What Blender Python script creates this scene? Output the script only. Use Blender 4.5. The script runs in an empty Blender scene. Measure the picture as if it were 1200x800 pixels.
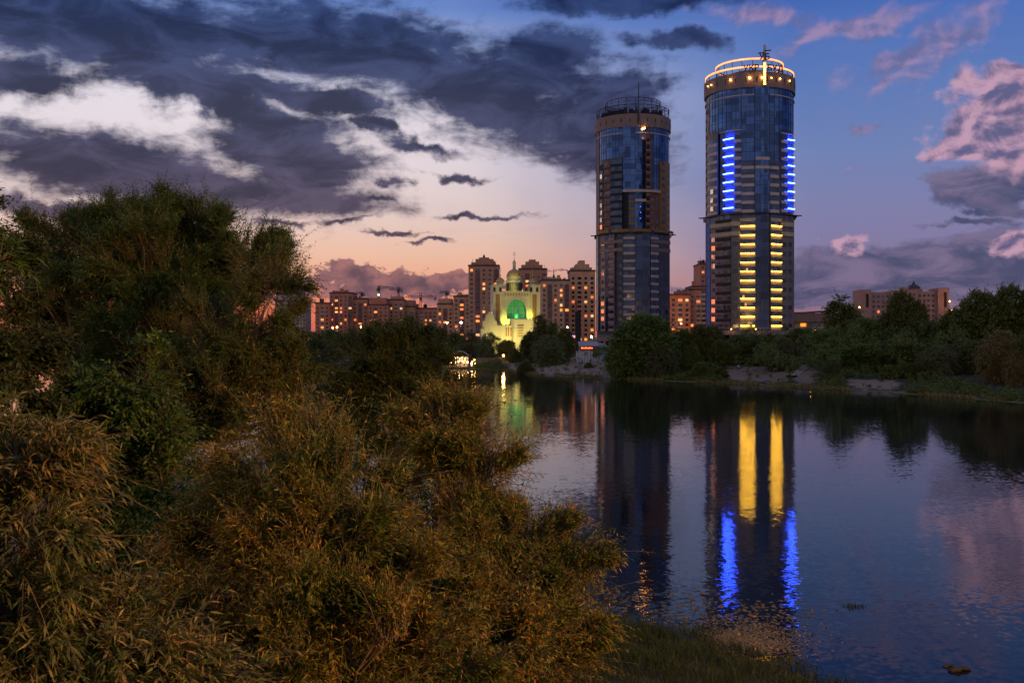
import bpy, math, random
import numpy as np
from mathutils import Vector, Matrix

# ------------------------------------------------------------------ basics
SC = bpy.context.scene
COL = SC.collection
F, CX, HY, CAMZ = 1153.0, 600.0, 395.0, 12.0
R_ = math.radians
def PX(px, Y): return (px - CX) * Y / F
def PZ(py, Y): return CAMZ - (py - HY) * Y / F
def srgb(r, g, b):
    def c(v):
        v /= 255.0
        return v / 12.92 if v <= 0.04045 else ((v + 0.055) / 1.055) ** 2.4
    return (c(r), c(g), c(b), 1.0)

def tag(o, label=None, cat=None, group=None, kind=None):
    if label: o['label'] = label
    if cat: o['category'] = cat
    if group: o['group'] = group
    if kind: o['kind'] = kind
    return o

def link(name, me, mat=None, parent=None):
    o = bpy.data.objects.new(name, me)
    COL.objects.link(o)
    if mat is not None and not me.materials: me.materials.append(mat)
    if parent is not None: o.parent = parent
    return o

def empty(name, loc=(0, 0, 0), rz=0.0, label=None, cat=None, group=None):
    o = bpy.data.objects.new(name, None)
    COL.objects.link(o)
    o.empty_display_size = 0.5
    o.location = loc
    o.rotation_euler = (0, 0, rz)
    return tag(o, label, cat, group)

def np_mesh(name, V, Q, smooth=False):
    """V n x 3, Q m x k (all faces with k corners)"""
    me = bpy.data.meshes.new(name)
    V = np.asarray(V, np.float32); Q = np.asarray(Q, np.int32)
    m, k = Q.shape
    me.vertices.add(len(V)); me.vertices.foreach_set('co', V.ravel())
    me.loops.add(m * k); me.loops.foreach_set('vertex_index', Q.ravel())
    me.polygons.add(m)
    me.polygons.foreach_set('loop_start', np.arange(0, m * k, k, dtype=np.int32))
    if smooth: me.polygons.foreach_set('use_smooth', np.ones(m, dtype=bool))
    me.update(calc_edges=True)
    return me

class MB:
    """collects shapes, then links them as one mesh object"""
    def __init__(s): s.v, s.f = [], []
    def poly(s, pts):
        b = len(s.v); s.v += [tuple(p) for p in pts]; s.f.append(tuple(range(b, b + len(pts)))); return s
    def hexa(s, p):      # 8 points: bottom loop 0-3, top loop 4-7
        b = len(s.v); s.v += [tuple(q) for q in p]
        for f in ((0,3,2,1),(4,5,6,7),(0,1,5,4),(1,2,6,5),(2,3,7,6),(3,0,4,7)): s.f.append(tuple(b+i for i in f))
        return s
    def box(s, x0, y0, z0, x1, y1, z1):
        return s.hexa([(x0,y0,z0),(x1,y0,z0),(x1,y1,z0),(x0,y1,z0),(x0,y0,z1),(x1,y0,z1),(x1,y1,z1),(x0,y1,z1)])
    def prism(s, pts, z0, z1, cap=True):
        n = len(pts); b = len(s.v)
        s.v += [(p[0], p[1], z0) for p in pts] + [(p[0], p[1], z1) for p in pts]
        for i in range(n):
            j = (i + 1) % n; s.f.append((b+i, b+j, b+n+j, b+n+i))
        if cap: s.f.append(tuple(b+i for i in reversed(range(n)))); s.f.append(tuple(b+n+i for i in range(n)))
        return s
    def lathe(s, prof, n=24, c=(0,0,0), cap=True):
        b = len(s.v); m = len(prof)
        for r, z in prof:
            for i in range(n):
                a = 2*math.pi*i/n; s.v.append((c[0]+r*math.cos(a), c[1]+r*math.sin(a), c[2]+z))
        for k in range(m-1):
            for i in range(n):
                j = (i+1) % n; s.f.append((b+k*n+i, b+k*n+j, b+(k+1)*n+j, b+(k+1)*n+i))
        if cap:
            s.f.append(tuple(b+i for i in reversed(range(n)))); s.f.append(tuple(b+(m-1)*n+i for i in range(n)))
        return s
    def tube(s, pts, rad, n=6, cap=True):
        pts = [Vector(p) for p in pts]
        if not hasattr(rad, '__len__'): rad = [rad]*len(pts)
        b = len(s.v); ref = None
        for k, p in enumerate(pts):
            t = (pts[min(k+1, len(pts)-1)] - pts[max(k-1, 0)]).normalized()
            if ref is None: ref = Vector((1,0,0)) if abs(t.x) < 0.8 else Vector((0,1,0))
            u = (ref - t*ref.dot(t)).normalized(); w = t.cross(u); ref = u
            for i in range(n):
                a = 2*math.pi*i/n; s.v.append(tuple(p + (u*math.cos(a)+w*math.sin(a))*rad[k]))
        for k in range(len(pts)-1):
            for i in range(n):
                j = (i+1) % n; s.f.append((b+k*n+i, b+k*n+j, b+(k+1)*n+j, b+(k+1)*n+i))
        if cap:
            s.f.append(tuple(b+i for i in reversed(range(n)))); s.f.append(tuple(b+(len(pts)-1)*n+i for i in range(n)))
        return s
    def ring(s, R, z0, z1, r_in, n=48, a0=0, a1=2*math.pi):
        """flat bar bent into a ring (or arc)"""
        full = abs(a1-a0-2*math.pi) < 1e-6
        m = n if full else n+1; b = len(s.v)
        for i in range(m):
            a = a0+(a1-a0)*i/n; c, q = math.sin(a), -math.cos(a)
            for r, z in ((R,z0),(R,z1),(r_in,z1),(r_in,z0)): s.v.append((r*c, r*q, z))
        for i in range(n):
            j = (i+1) % m
            for k in range(4):
                l = (k+1) % 4; s.f.append((b+i*4+k, b+j*4+k, b+j*4+l, b+i*4+l))
        if not full:
            s.f.append((b,b+1,b+2,b+3)); e = b+(m-1)*4; s.f.append((e+3,e+2,e+1,e))
        return s
    def mesh(s, name, smooth=False):
        me = bpy.data.meshes.new(name); me.from_pydata(s.v, [], s.f); me.update()
        if smooth: me.polygons.foreach_set('use_smooth', [True]*len(me.polygons))
        return me
    def build(s, name, mat, parent=None, smooth=False): return link(name, s.mesh(name, smooth), mat, parent)

# ------------------------------------------------------------------ materials
def newmat(name):
    m = bpy.data.materials.new(name); m.use_nodes = True
    nt = m.node_tree; nt.nodes.clear()
    out = nt.nodes.new('ShaderNodeOutputMaterial')
    return m, nt, out
def N(nt, t, **kw):
    n = nt.nodes.new(t)
    for k, v in kw.items():
        if k.startswith('i_'): n.inputs[k[2:]].default_value = v
        elif k.startswith('n'): n.inputs[int(k[1:])].default_value = v if k[1:].isdigit() else v
        else: setattr(n, k, v)
    return n
def math_(nt, op, a, b=None, c=None, clamp=False):
    n = nt.nodes.new('ShaderNodeMath'); n.operation = op; n.use_clamp = clamp
    for i, v in enumerate((a, b, c)):
        if v is None: continue
        if isinstance(v, (int, float)): n.inputs[i].default_value = v
        else: nt.links.new(v, n.inputs[i])
    return n.outputs[0]
def mix_(nt, fac, a, b, blend='MIX'):
    n = nt.nodes.new('ShaderNodeMix'); n.data_type = 'RGBA'; n.blend_type = blend
    for i, v in ((0, fac), (6, a), (7, b)):
        if isinstance(v, (int, float)): n.inputs[i].default_value = v
        elif isinstance(v, tuple): n.inputs[i].default_value = v
        else: nt.links.new(v, n.inputs[i])
    return n.outputs[2]
def ramp_(nt, fac, stops, interp='LINEAR'):
    n = nt.nodes.new('ShaderNodeValToRGB'); n.color_ramp.interpolation = interp
    el = n.color_ramp.elements
    while len(el) > 1: el.remove(el[-1])
    el[0].position, el[0].color = stops[0]
    for p, c in stops[1:]:
        e = el.new(p); e.color = c
    nt.links.new(fac, n.inputs[0])
    return n.outputs[0]
def smooth_(nt, v, a, b):
    n = nt.nodes.new('ShaderNodeMapRange'); n.interpolation_type = 'SMOOTHSTEP'
    nt.links.new(v, n.inputs[0]); n.inputs[1].default_value = a; n.inputs[2].default_value = b
    return n.outputs[0]

def surf(name, col, rough=0.7, var=0.35, scale=0.6, metal=0.0, spec=0.5, bump=0.0, streak=False):
    """weathered opaque surface: base colour varied by two noises"""
    m, nt, out = newmat(name)
    p = N(nt, 'ShaderNodeBsdfPrincipled'); nt.links.new(p.outputs[0], out.inputs[0])
    tc = N(nt, 'ShaderNodeTexCoord')
    src = tc.outputs['Object']
    if streak:
        mp = N(nt, 'ShaderNodeMapping'); mp.inputs['Scale'].default_value = (1, 1, 0.15)
        nt.links.new(src, mp.inputs[0]); src = mp.outputs[0]
    n1 = N(nt, 'ShaderNodeTexNoise'); n1.inputs['Scale'].default_value = scale; n1.inputs['Detail'].default_value = 6; nt.links.new(src, n1.inputs[0])
    n2 = N(nt, 'ShaderNodeTexNoise'); n2.inputs['Scale'].default_value = scale*9; n2.inputs['Detail'].default_value = 3; nt.links.new(src, n2.inputs[0])
    s = math_(nt, 'MULTIPLY_ADD', n2.outputs[0], 0.4, math_(nt, 'MULTIPLY', n1.outputs[0], 0.6))
    c0 = tuple(max(0, v*(1-var)) for v in col[:3]) + (1,); c1 = tuple(min(1, v*(1+var)) for v in col[:3]) + (1,)
    c = ramp_(nt, s, [(0.3, c0), (0.7, c1)])
    nt.links.new(c, p.inputs['Base Color'])
    p.inputs['Roughness'].default_value = rough; p.inputs['Metallic'].default_value = metal
    p.inputs['Specular IOR Level'].default_value = spec
    if bump:
        bn = N(nt, 'ShaderNodeBump'); bn.inputs['Strength'].default_value = bump; nt.links.new(n2.outputs[0], bn.inputs['Height']); nt.links.new(bn.outputs[0], p.inputs['Normal'])
    return m

def glass(name, col, rough=0.08, metal=0.55, wob=0.02, scale=0.35):
    """coated facade glass: mirrors the sky, panes slightly out of true"""
    m, nt, out = newmat(name)
    p = N(nt, 'ShaderNodeBsdfPrincipled'); nt.links.new(p.outputs[0], out.inputs[0])
    tc = N(nt, 'ShaderNodeTexCoord')
    v = N(nt, 'ShaderNodeTexVoronoi'); v.feature = 'F1'; v.distance = 'CHEBYCHEV'; v.inputs['Scale'].default_value = scale; v.inputs['Randomness'].default_value = 0.25
    nt.links.new(tc.outputs['Object'], v.inputs['Vector'])
    g = N(nt, 'ShaderNodeNewGeometry')
    vm = N(nt, 'ShaderNodeVectorMath', operation='MULTIPLY_ADD')
    sub = N(nt, 'ShaderNodeVectorMath', operation='SUBTRACT'); sub.inputs[1].default_value = (0.5, 0.5, 0.5)
    nt.links.new(v.outputs['Color'], sub.inputs[0]); nt.links.new(sub.outputs[0], vm.inputs[0])
    vm.inputs[1].default_value = (wob, wob, wob*2); nt.links.new(g.outputs['Normal'], vm.inputs[2])
    nm = N(nt, 'ShaderNodeVectorMath', operation='NORMALIZE'); nt.links.new(vm.outputs[0], nm.inputs[0])
    nt.links.new(nm.outputs[0], p.inputs['Normal'])
    sep = N(nt, 'ShaderNodeSeparateColor'); nt.links.new(v.outputs['Color'], sep.inputs[0])
    c = ramp_(nt, sep.outputs[0], [(0.0, tuple(x*0.55 for x in col[:3]) + (1,)), (1.0, tuple(min(1, x*1.5) for x in col[:3]) + (1,))])
    nt.links.new(c, p.inputs['Base Color'])
    p.inputs['Roughness'].default_value = rough; p.inputs['Metallic'].default_value = metal
    return m

def glow(name, col, strength, base=(0.3, 0.3, 0.3, 1)):
    m, nt, out = newmat(name)
    p = N(nt, 'ShaderNodeBsdfPrincipled'); nt.links.new(p.outputs[0], out.inputs[0])
    p.inputs['Base Color'].default_value = base
    p.inputs['Emission Color'].default_value = col
    tc = N(nt, 'ShaderNodeTexCoord')
    n1 = N(nt, 'ShaderNodeTexNoise'); n1.inputs['Scale'].default_value = 0.7; nt.links.new(tc.outputs['Object'], n1.inputs[0])
    nt.links.new(math_(nt, 'MULTIPLY_ADD', n1.outputs[0], strength*0.8, strength*0.6), p.inputs['Emission Strength'])
    return m

def leaf(name, cols, trans=0.3, rough=0.55, objvar=0.0, clump=0.0):
    m, nt, out = newmat(name)
    g = N(nt, 'ShaderNodeNewGeometry')
    fac = g.outputs['Random Per Island']
    if clump:
        tc = N(nt, 'ShaderNodeTexCoord'); nz = N(nt, 'ShaderNodeTexNoise'); nz.inputs['Scale'].default_value = clump; nz.inputs['Detail'].default_value = 2
        nt.links.new(tc.outputs['Object'], nz.inputs[0])
        fac = math_(nt, 'ADD', math_(nt, 'MULTIPLY', fac, 0.55), math_(nt, 'MULTIPLY', math_(nt, 'SUBTRACT', nz.outputs[0], 0.27), 1.0), clamp=True)
    n = len(cols)
    c = ramp_(nt, fac, [(i/(n-1), cols[i]) for i in range(n)])
    if objvar:
        oi = N(nt, 'ShaderNodeObjectInfo')
        hs = N(nt, 'ShaderNodeHueSaturation')
        nt.links.new(math_(nt, 'MULTIPLY_ADD', oi.outputs['Random'], objvar*0.10, 0.5-objvar*0.07), hs.inputs['Hue'])
        nt.links.new(math_(nt, 'MULTIPLY_ADD', oi.outputs['Random'], objvar*0.9, 1.0-objvar*0.4), hs.inputs['Value'])
        nt.links.new(c, hs.inputs['Color']); c = hs.outputs[0]
    p = N(nt, 'ShaderNodeBsdfPrincipled'); nt.links.new(c, p.inputs['Base Color']); p.inputs['Roughness'].default_value = rough; p.inputs['Specular IOR Level'].default_value = 0.22
    t = N(nt, 'ShaderNodeBsdfTranslucent'); nt.links.new(c, t.inputs[0])
    mx = N(nt, 'ShaderNodeMixShader'); mx.inputs[0].default_value = trans
    nt.links.new(p.outputs[0], mx.inputs[1]); nt.links.new(t.outputs[0], mx.inputs[2]); nt.links.new(mx.outputs[0], out.inputs[0])
    return m

M = {}
M['concrete'] = surf('concrete', (0.20, 0.15, 0.135, 1), 0.85, 0.25, 0.25, streak=True)
M['parapet'] = surf('parapet_render', (0.46, 0.38, 0.35, 1), 0.8, 0.2, 0.5, streak=True)
M['beige'] = surf('beige_render', (0.42, 0.33, 0.22, 1), 0.8, 0.2, 0.5, streak=True)
M['mauve'] = surf('mauve_render', (0.27, 0.18, 0.19, 1), 0.8, 0.25, 0.4, streak=True)
M['slate'] = surf('slate_panels', (0.125, 0.108, 0.09, 1), 0.6, 0.3, 0.5, streak=True)
M['navy'] = surf('navy_panels', (0.035, 0.04, 0.065, 1), 0.5, 0.3, 0.5)
M['ochre'] = surf('ochre_render', (0.26, 0.14, 0.045, 1), 0.85, 0.3, 0.4, streak=True)
M['rust'] = surf('red_brown_render', (0.20, 0.075, 0.05, 1), 0.85, 0.3, 0.4, streak=True)
M['black'] = surf('black_recess', (0.012, 0.012, 0.015, 1), 0.8, 0.3, 1)
M['mullion'] = surf('blue_grey_mullion', (0.03, 0.045, 0.085, 1), 0.5, 0.2, 2, metal=0.3)
M['metal'] = surf('dark_metal', (0.035, 0.035, 0.04, 1), 0.5, 0.3, 2, metal=0.6)
M['pale_metal'] = surf('pale_metal', (0.35, 0.34, 0.34, 1), 0.45, 0.2, 2, metal=0.3)
M['blue_wall_led_tint'] = surf('blue_panels_led_tint', (0.06, 0.11, 0.34, 1), 0.45, 0.3, 0.5, streak=True)  # blue panels, deepened with the strip lights' glow painted into the colour
M['glass'] = glass('curtain_glass', (0.038, 0.082, 0.20, 1), rough=0.04, metal=0.8, wob=0.05)
M['glass_dark'] = glass('dark_glass', (0.025, 0.042, 0.09, 1), metal=0.7)
M['win'] = glass('window_glass', (0.035, 0.055, 0.10, 1), metal=0.6, wob=0.03, scale=0.5)
M['win_painted_glint'] = glass('window_glass_painted_glint', (0.75, 0.62, 0.55, 1), metal=0.9, wob=0.05, scale=0.5)  # pale pink put into the glass to imitate the sunset's reflection
M['led_yellow'] = glow('yellow_led', (1.0, 0.50, 0.03, 1), 20)
M['led_blue'] = glow('blue_led', (0.03, 0.085, 1.0, 1), 60)
M['signal'] = glow('blue_signal', (0.05, 0.2, 1.0, 1), 2.0)
M['neon_orange'] = glow('orange_neon', (1.0, 0.27, 0.06, 1), 2.9)
M['lit_a'] = glow('lit_window_amber', (1.0, 0.27, 0.03, 1), 1.5)
M['lit_b'] = glow('lit_window_orange', (1.0, 0.20, 0.04, 1), 1.1)
M['lit_c'] = glow('lit_window_cream', (1.0, 0.55, 0.2, 1), 1.1)
M['lamp_na'] = glow('sodium_lamp', (1.0, 0.35, 0.05, 1), 45)
M['lamp_w'] = glow('white_lamp', (1.0, 0.80, 0.45, 1), 45)
M['lamp_green'] = glow('green_lamp', (0.25, 1.0, 0.15, 1), 25)
M['brick'] = surf('brown_brick', (0.42, 0.21, 0.13, 1), 0.9, 0.3, 0.3)
M['brick2'] = surf('red_brick', (0.45, 0.18, 0.11, 1), 0.9, 0.3, 0.3)
M['brick3'] = surf('tan_brick', (0.45, 0.28, 0.18, 1), 0.9, 0.3, 0.3)
M['pale_block'] = surf('pale_panel_block', (0.45, 0.38, 0.36, 1), 0.9, 0.25, 0.3, streak=True)
M['hotel_brick'] = surf('hotel_brick', (0.34, 0.20, 0.17, 1), 0.9, 0.25, 0.3)
M['roof_dark'] = surf('dark_roof', (0.06, 0.05, 0.05, 1), 0.8, 0.3, 0.6)
M['stone'] = surf('church_stone', (0.50, 0.46, 0.30, 1), 0.8, 0.15, 0.5, streak=True)
M['gold'] = surf('bronze_dome', (0.50, 0.34, 0.10, 1), 0.4, 0.3, 0.8, metal=0.4)
M['bark'] = surf('bark', (0.085, 0.06, 0.042, 1), 0.95, 0.4, 3, bump=0.5)
M['bark_pale'] = surf('pale_bark', (0.20, 0.14, 0.10, 1), 0.9, 0.4, 4, bump=0.5)
# ------------------------------------------------------------------ camera and render settings
cam = bpy.data.cameras.new('camera'); camo = bpy.data.objects.new('camera', cam); COL.objects.link(camo)
camo.location = (0, 0, CAMZ); camo.rotation_euler = (R_(90), 0, 0)
cam.sensor_width = 36; cam.lens = F/1200*36; cam.shift_y = -5.0/1200; cam.clip_start = 0.1; cam.clip_end = 9000
SC.camera = camo
SC.view_settings.view_transform = 'Standard'; SC.view_settings.look = 'None'; SC.view_settings.exposure = 0.0; SC.view_settings.gamma = 1.0
SC.cycles.max_bounces = 6; SC.cycles.diffuse_bounces = 2; SC.cycles.glossy_bounces = 3; SC.cycles.transmission_bounces = 2; SC.cycles.transparent_max_bounces = 4
SC.cycles.sample_clamp_indirect = 4.0; SC.cycles.caustics_reflective = False; SC.cycles.caustics_refractive = False
SC.cycles.use_denoising = True

# ------------------------------------------------------------------ sky
W = bpy.data.worlds.new('World'); SC.world = W; W.use_nodes = True
nt = W.node_tree; nt.nodes.clear(); LK = nt.links
wout = N(nt, 'ShaderNodeOutputWorld'); bg = N(nt, 'ShaderNodeBackground'); LK.new(bg.outputs[0], wout.inputs[0])
tc = N(nt, 'ShaderNodeTexCoord'); sp = N(nt, 'ShaderNodeSeparateXYZ'); LK.new(tc.outputs['Generated'], sp.inputs[0])
az = math_(nt, 'MULTIPLY', math_(nt, 'ARCTAN2', sp.outputs[0], sp.outputs[1]), 180/math.pi)
el = math_(nt, 'MULTIPLY', math_(nt, 'ARCSINE', sp.outputs[2]), 180/math.pi)
def AZ(px): return math.degrees(math.atan((px-CX)/F))
def EL(px, py): return math.degrees(math.atan((HY-py)/math.hypot(F, px-CX)))
cb = N(nt, 'ShaderNodeCombineXYZ'); LK.new(az, cb.inputs[0]); LK.new(el, cb.inputs[1]); ang = cb.outputs[0]

def elp(py): return max(0.0, min(1.0, (EL(600, py)+2)/62.0))
ef = math_(nt, 'DIVIDE', math_(nt, 'ADD', el, 2.0), 62.0, clamp=True)
def stops(lst): return [(0.0, srgb(*lst[0][1]))] + [(elp(py), srgb(*c)) for py, c in lst] + [(0.62, srgb(78, 98, 152)), (1.0, srgb(104, 118, 162))]
warm = ramp_(nt, ef, stops([(394, (205, 96, 80)), (360, (236, 128, 96)), (330, (240, 172, 138)), (295, (238, 192, 168)), (250, (228, 204, 198)), (190, (230, 216, 220)), (120, (230, 222, 232)), (60, (165, 182, 222)), (10, (108, 138, 202))]))
cool = ramp_(nt, ef, stops([(394, (142, 106, 120)), (350, (140, 115, 138)), (300, (132, 122, 160)), (250, (126, 127, 170)), (190, (112, 130, 180)), (110, (93, 122, 184)), (40, (78, 112, 184)), (0, (62, 98, 174))]))
wob = N(nt, 'ShaderNodeTexNoise'); wob.inputs['Scale'].default_value = 0.09; wob.inputs['Detail'].default_value = 3; LK.new(ang, wob.inputs[0])
azw = math_(nt, 'ADD', az, math_(nt, 'MULTIPLY', math_(nt, 'SUBTRACT', wob.outputs[0], 0.5), 14))
azw = math_(nt, 'ADD', azw, math_(nt, 'MULTIPLY', el, 0.22))
side = smooth_(nt, azw, AZ(470), AZ(1000))
base = mix_(nt, side, warm, cool)
# left of the afterglow the sky cools again
base = mix_(nt, smooth_(nt, az, -85, -140), base, cool)

wn = N(nt, 'ShaderNodeTexNoise'); wn.inputs['Scale'].default_value = 0.42; wn.inputs['Detail'].default_value = 5; wn.inputs['Roughness'].default_value = 0.6; LK.new(ang, wn.inputs[0])
ws = N(nt, 'ShaderNodeVectorMath', operation='SUBTRACT'); ws.inputs[1].default_value = (0.5, 0.5, 0.5); LK.new(wn.outputs['Color'], ws.inputs[0])
wm = N(nt, 'ShaderNodeVectorMath', operation='MULTIPLY_ADD'); wm.inputs[1].default_value = (6.0, 2.2, 0); LK.new(ws.outputs[0], wm.inputs[0]); LK.new(ang, wm.inputs[2])
ang2 = wm.outputs[0]
def field(lst):
    """largest of the soft ellipses; value 1 in a cloud's heart, 0 on its rim"""
    cur = None
    for (px, py, rx, ry, a) in lst:
        mp = N(nt, 'ShaderNodeMapping', vector_type='TEXTURE')
        mp.inputs['Location'].default_value = (AZ(px), EL(px, py), 0)
        mp.inputs['Rotation'].default_value = (0, 0, R_(-a))
        mp.inputs['Scale'].default_value = (rx*0.0497*max(0.75, math.cos(R_(AZ(px)))), ry*0.0497, 1)
        LK.new(ang2, mp.inputs[0])
        ln = N(nt, 'ShaderNodeVectorMath', operation='LENGTH'); LK.new(mp.outputs[0], ln.inputs[0])
        val = math_(nt, 'ADD', ln.outputs['Value'], 0.32) if ry <= 12 else ln.outputs['Value']
        cur = val if cur is None else math_(nt, 'SMOOTH_MIN', cur, val, 0.35)
    return math_(nt, 'SUBTRACT', 1.0, cur)
def fbm(scale, sx, sy, detail=7, rough=0.58, off=(0, 0, 0), warp=0.0, rot=0.0, dist=0.0):
    mp = N(nt, 'ShaderNodeMapping'); mp.inputs['Location'].default_value = off; mp.inputs['Scale'].default_value = (sx, sy, 1); mp.inputs['Rotation'].default_value = (0, 0, R_(rot))
    LK.new(ang, mp.inputs[0])
    n = N(nt, 'ShaderNodeTexNoise'); n.inputs['Scale'].default_value = scale; n.inputs['Detail'].default_value = detail; n.inputs['Roughness'].default_value = rough; n.inputs['Distortion'].default_value = dist
    LK.new(mp.outputs[0], n.inputs[0]); return n.outputs[0]

dark_list = [(140, 38, 330, 52, 0), (430, 60, 230, 52, 3), (640, 62, 90, 26, 4), (265, 122, 170, 28, 24), (345, 180, 108, 50, 14), (120, 196, 250, 40, 8), (350, 228, 130, 22, 5),
             (590, 122, 175, 56, 18), (725, 112, 75, 40, 8), (690, 165, 95, 40, 10), (750, 0, 160, 16, 0), (600, 90, 160, 36, 4), (490, 173, 70, 12, 10), (545, 207, 55, 8, 8), (570, 251, 90, 6, -1), (505, 280, 45, 4, 0), (460, 270, 50, 4, 0),
             (70, 244, 110, 13, 0), (20, 90, 80, 24, -6), (330, 258, 70, 6, 0), (455, 214, 40, 11, 5), (440, 236, 45, 7, 0), (405, 256, 50, 6, 0), (800, 50, 60, 14, 5), (300, 104, 120, 20, 10), (395, 118, 80, 19, 8), (440, 150, 34, 13, 15)]
low_list = [(418, 322, 52, 19, 0), (445, 335, 70, 20, 0), (500, 340, 60, 16, 0), (525, 328, 32, 11, -5), (360, 327, 60, 7, 0), (330, 345, 90, 10, 0), (660, 318, 45, 4, 0), (590, 340, 60, 12, 0), (620, 352, 200, 8, 0)]
rdark_list = [(1165, 218, 90, 24, -8), (1125, 259, 90, 9, 0), (1060, 318, 200, 34, 0), (1150, 245, 70, 10, 0), (1180, 320, 110, 34, 0), (1010, 300, 60, 12, 0), (1150, 285, 60, 6, 0), (1290, 300, 160, 60, 0), (1300, 120, 120, 30, 0), (960, 345, 120, 14, 0), (820, 340, 60, 7, 0)]
pink_list = [(1175, 112, 62, 34, 12), (1150, 150, 62, 34, -10), (1200, 150, 70, 50, 0), (1118, 176, 46, 13, -10), (998, 288, 26, 13, 0), (1188, 284, 32, 17, 0), (1330, 200, 80, 50, 0)]
wisp_list = [(1120, 50, 62, 20, -32), (1060, 62, 80, 17, -24), (1010, 30, 80, 13, -5), (1045, 100, 50, 11, -30), (1012, 146, 34, 8, 0), (950, 45, 60, 12, -15), (1195, 92, 30, 10, 0), (1000, 200, 30, 5, 0), (890, 20, 60, 14, 8)]

n_big = fbm(0.30, 0.38, 1.0, 8, 0.60, (3.1, 1.7, 0), rot=8, dist=0.6)
n_fine = fbm(1.3, 0.4, 1.0, 6, 0.62, (9.4, 2.7, 0), rot=5, dist=0.4)
nn = math_(nt, 'ADD', math_(nt, 'MULTIPLY', math_(nt, 'SUBTRACT', n_big, 0.5), 1.5), math_(nt, 'MULTIPLY', math_(nt, 'SUBTRACT', n_fine, 0.5), 0.9))
d_dark = math_(nt, 'ADD', field(dark_list), nn)
# a thin broken veil everywhere, so the clear patches are not clean gradients
veil_n = fbm(0.35, 0.35, 1.3, 7, 0.62, (21, 5, 0), rot=6, dist=1.0)
veil = math_(nt, 'MULTIPLY', smooth_(nt, veil_n, 0.50, 0.80), 0.24)
veil_col = mix_(nt, side, srgb(176, 150, 160), srgb(128, 128, 170))
sky1 = mix_(nt, veil, base, veil_col)
# slate clouds: rim brightened where thin, hearts dark, mottled
a_dark = smooth_(nt, d_dark, -0.26, 0.42)
mott = fbm(0.55, 0.42, 1.0, 7, 0.6, (5, 31, 0), rot=7, dist=0.8)
elr = math_(nt, 'DIVIDE', el, 19.0, clamp=True)
core = ramp_(nt, elr, [(0.0, srgb(88, 62, 76)), (0.35, srgb(50, 45, 68)), (0.6, srgb(34, 40, 70)), (1.0, srgb(22, 35, 72))])
core2 = ramp_(nt, elr, [(0.0, srgb(128, 90, 98)), (0.35, srgb(92, 78, 100)), (0.6, srgb(68, 72, 106)), (1.0, srgb(48, 68, 116))])
ccol = mix_(nt, smooth_(nt, math_(nt, 'SUBTRACT', mott, math_(nt, 'MULTIPLY', d_dark, 0.14)), 0.28, 0.60), core, core2)
sky2 = mix_(nt, math_(nt, 'MULTIPLY', a_dark, 0.96), sky1, ccol)
# right-hand slate banks
n_r = fbm(0.55, 0.45, 1.25, 7, 0.60, (13, 7, 0), rot=2, dist=0.5)
d_r = math_(nt, 'ADD', field(rdark_list), math_(nt, 'MULTIPLY', math_(nt, 'SUBTRACT', n_r, 0.5), 2.1))
rc = mix_(nt, smooth_(nt, n_r, 0.38, 0.66), srgb(66, 72, 104), srgb(122, 108, 138))
sky3 = mix_(nt, math_(nt, 'MULTIPLY', smooth_(nt, d_r, -0.12, 0.34), 0.9), sky2, rc)
# rosy cumulus: brighter on the side that faces the afterglow
n_p = fbm(0.62, 0.75, 1.0, 7, 0.52, (40, 3, 0), dist=0.3)
n_q = fbm(0.62, 0.75, 1.0, 7, 0.52, (40.22, 2.75, 0), dist=0.3)
fp = field(pink_list)
d_p = math_(nt, 'ADD', fp, math_(nt, 'MULTIPLY', math_(nt, 'SUBTRACT', n_p, 0.5), 1.5))
d_w = math_(nt, 'ADD', field(wisp_list), math_(nt, 'MULTIPLY', math_(nt, 'SUBTRACT', n_p, 0.5), 1.7))
lit = smooth_(nt, math_(nt, 'SUBTRACT', math_(nt, 'MULTIPLY', math_(nt, 'SUBTRACT', n_p, n_q), 2.4), math_(nt, 'MULTIPLY', d_p, 0.34)), -0.46, 0.05)
sky3 = mix_(nt, math_(nt, 'MULTIPLY', smooth_(nt, d_w, -0.25, 0.75), 0.72), sky3, mix_(nt, smooth_(nt, math_(nt, 'SUBTRACT', n_p, n_q), -0.12, 0.16), srgb(108, 104, 146), srgb(170, 140, 174)))
pc = mix_(nt, lit, srgb(98, 94, 132), srgb(198, 156, 178))
sky4 = mix_(nt, math_(nt, 'MULTIPLY', smooth_(nt, d_p, -0.10, 0.40), 0.92), sky3, pc)
# low cumulus in front of the afterglow
n_l = fbm(1.0, 0.75, 1.0, 8, 0.60, (2, 17, 0), dist=0.35)
d_l = math_(nt, 'ADD', field(low_list), math_(nt, 'MULTIPLY', math_(nt, 'SUBTRACT', n_l, 0.5), 2.2))
lc = mix_(nt, smooth_(nt, math_(nt, 'SUBTRACT', n_l, math_(nt, 'MULTIPLY', d_l, 0.2)), 0.28, 0.58), srgb(92, 72, 88), srgb(168, 112, 112))
sky5 = mix_(nt, math_(nt, 'MULTIPLY', smooth_(nt, d_l, -0.02, 0.22), 0.95), sky4, lc)
# unseen eastern sky, brightened to pale rose and lilac to light the scene
back = smooth_(nt, sp.outputs[1], 0.05, -0.60)
eastc = ramp_(nt, ef, [(0.0, srgb(196, 166, 158)), (0.25, srgb(184, 174, 190)), (1.0, srgb(142, 148, 178))])
sky6 = mix_(nt, back, sky5, eastc)
LK.new(sky6, bg.inputs[0]); bg.inputs[1].default_value = 1.0
W.cycles.sampling_method = 'MANUAL'; W.cycles.sample_map_resolution = 1024

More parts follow.
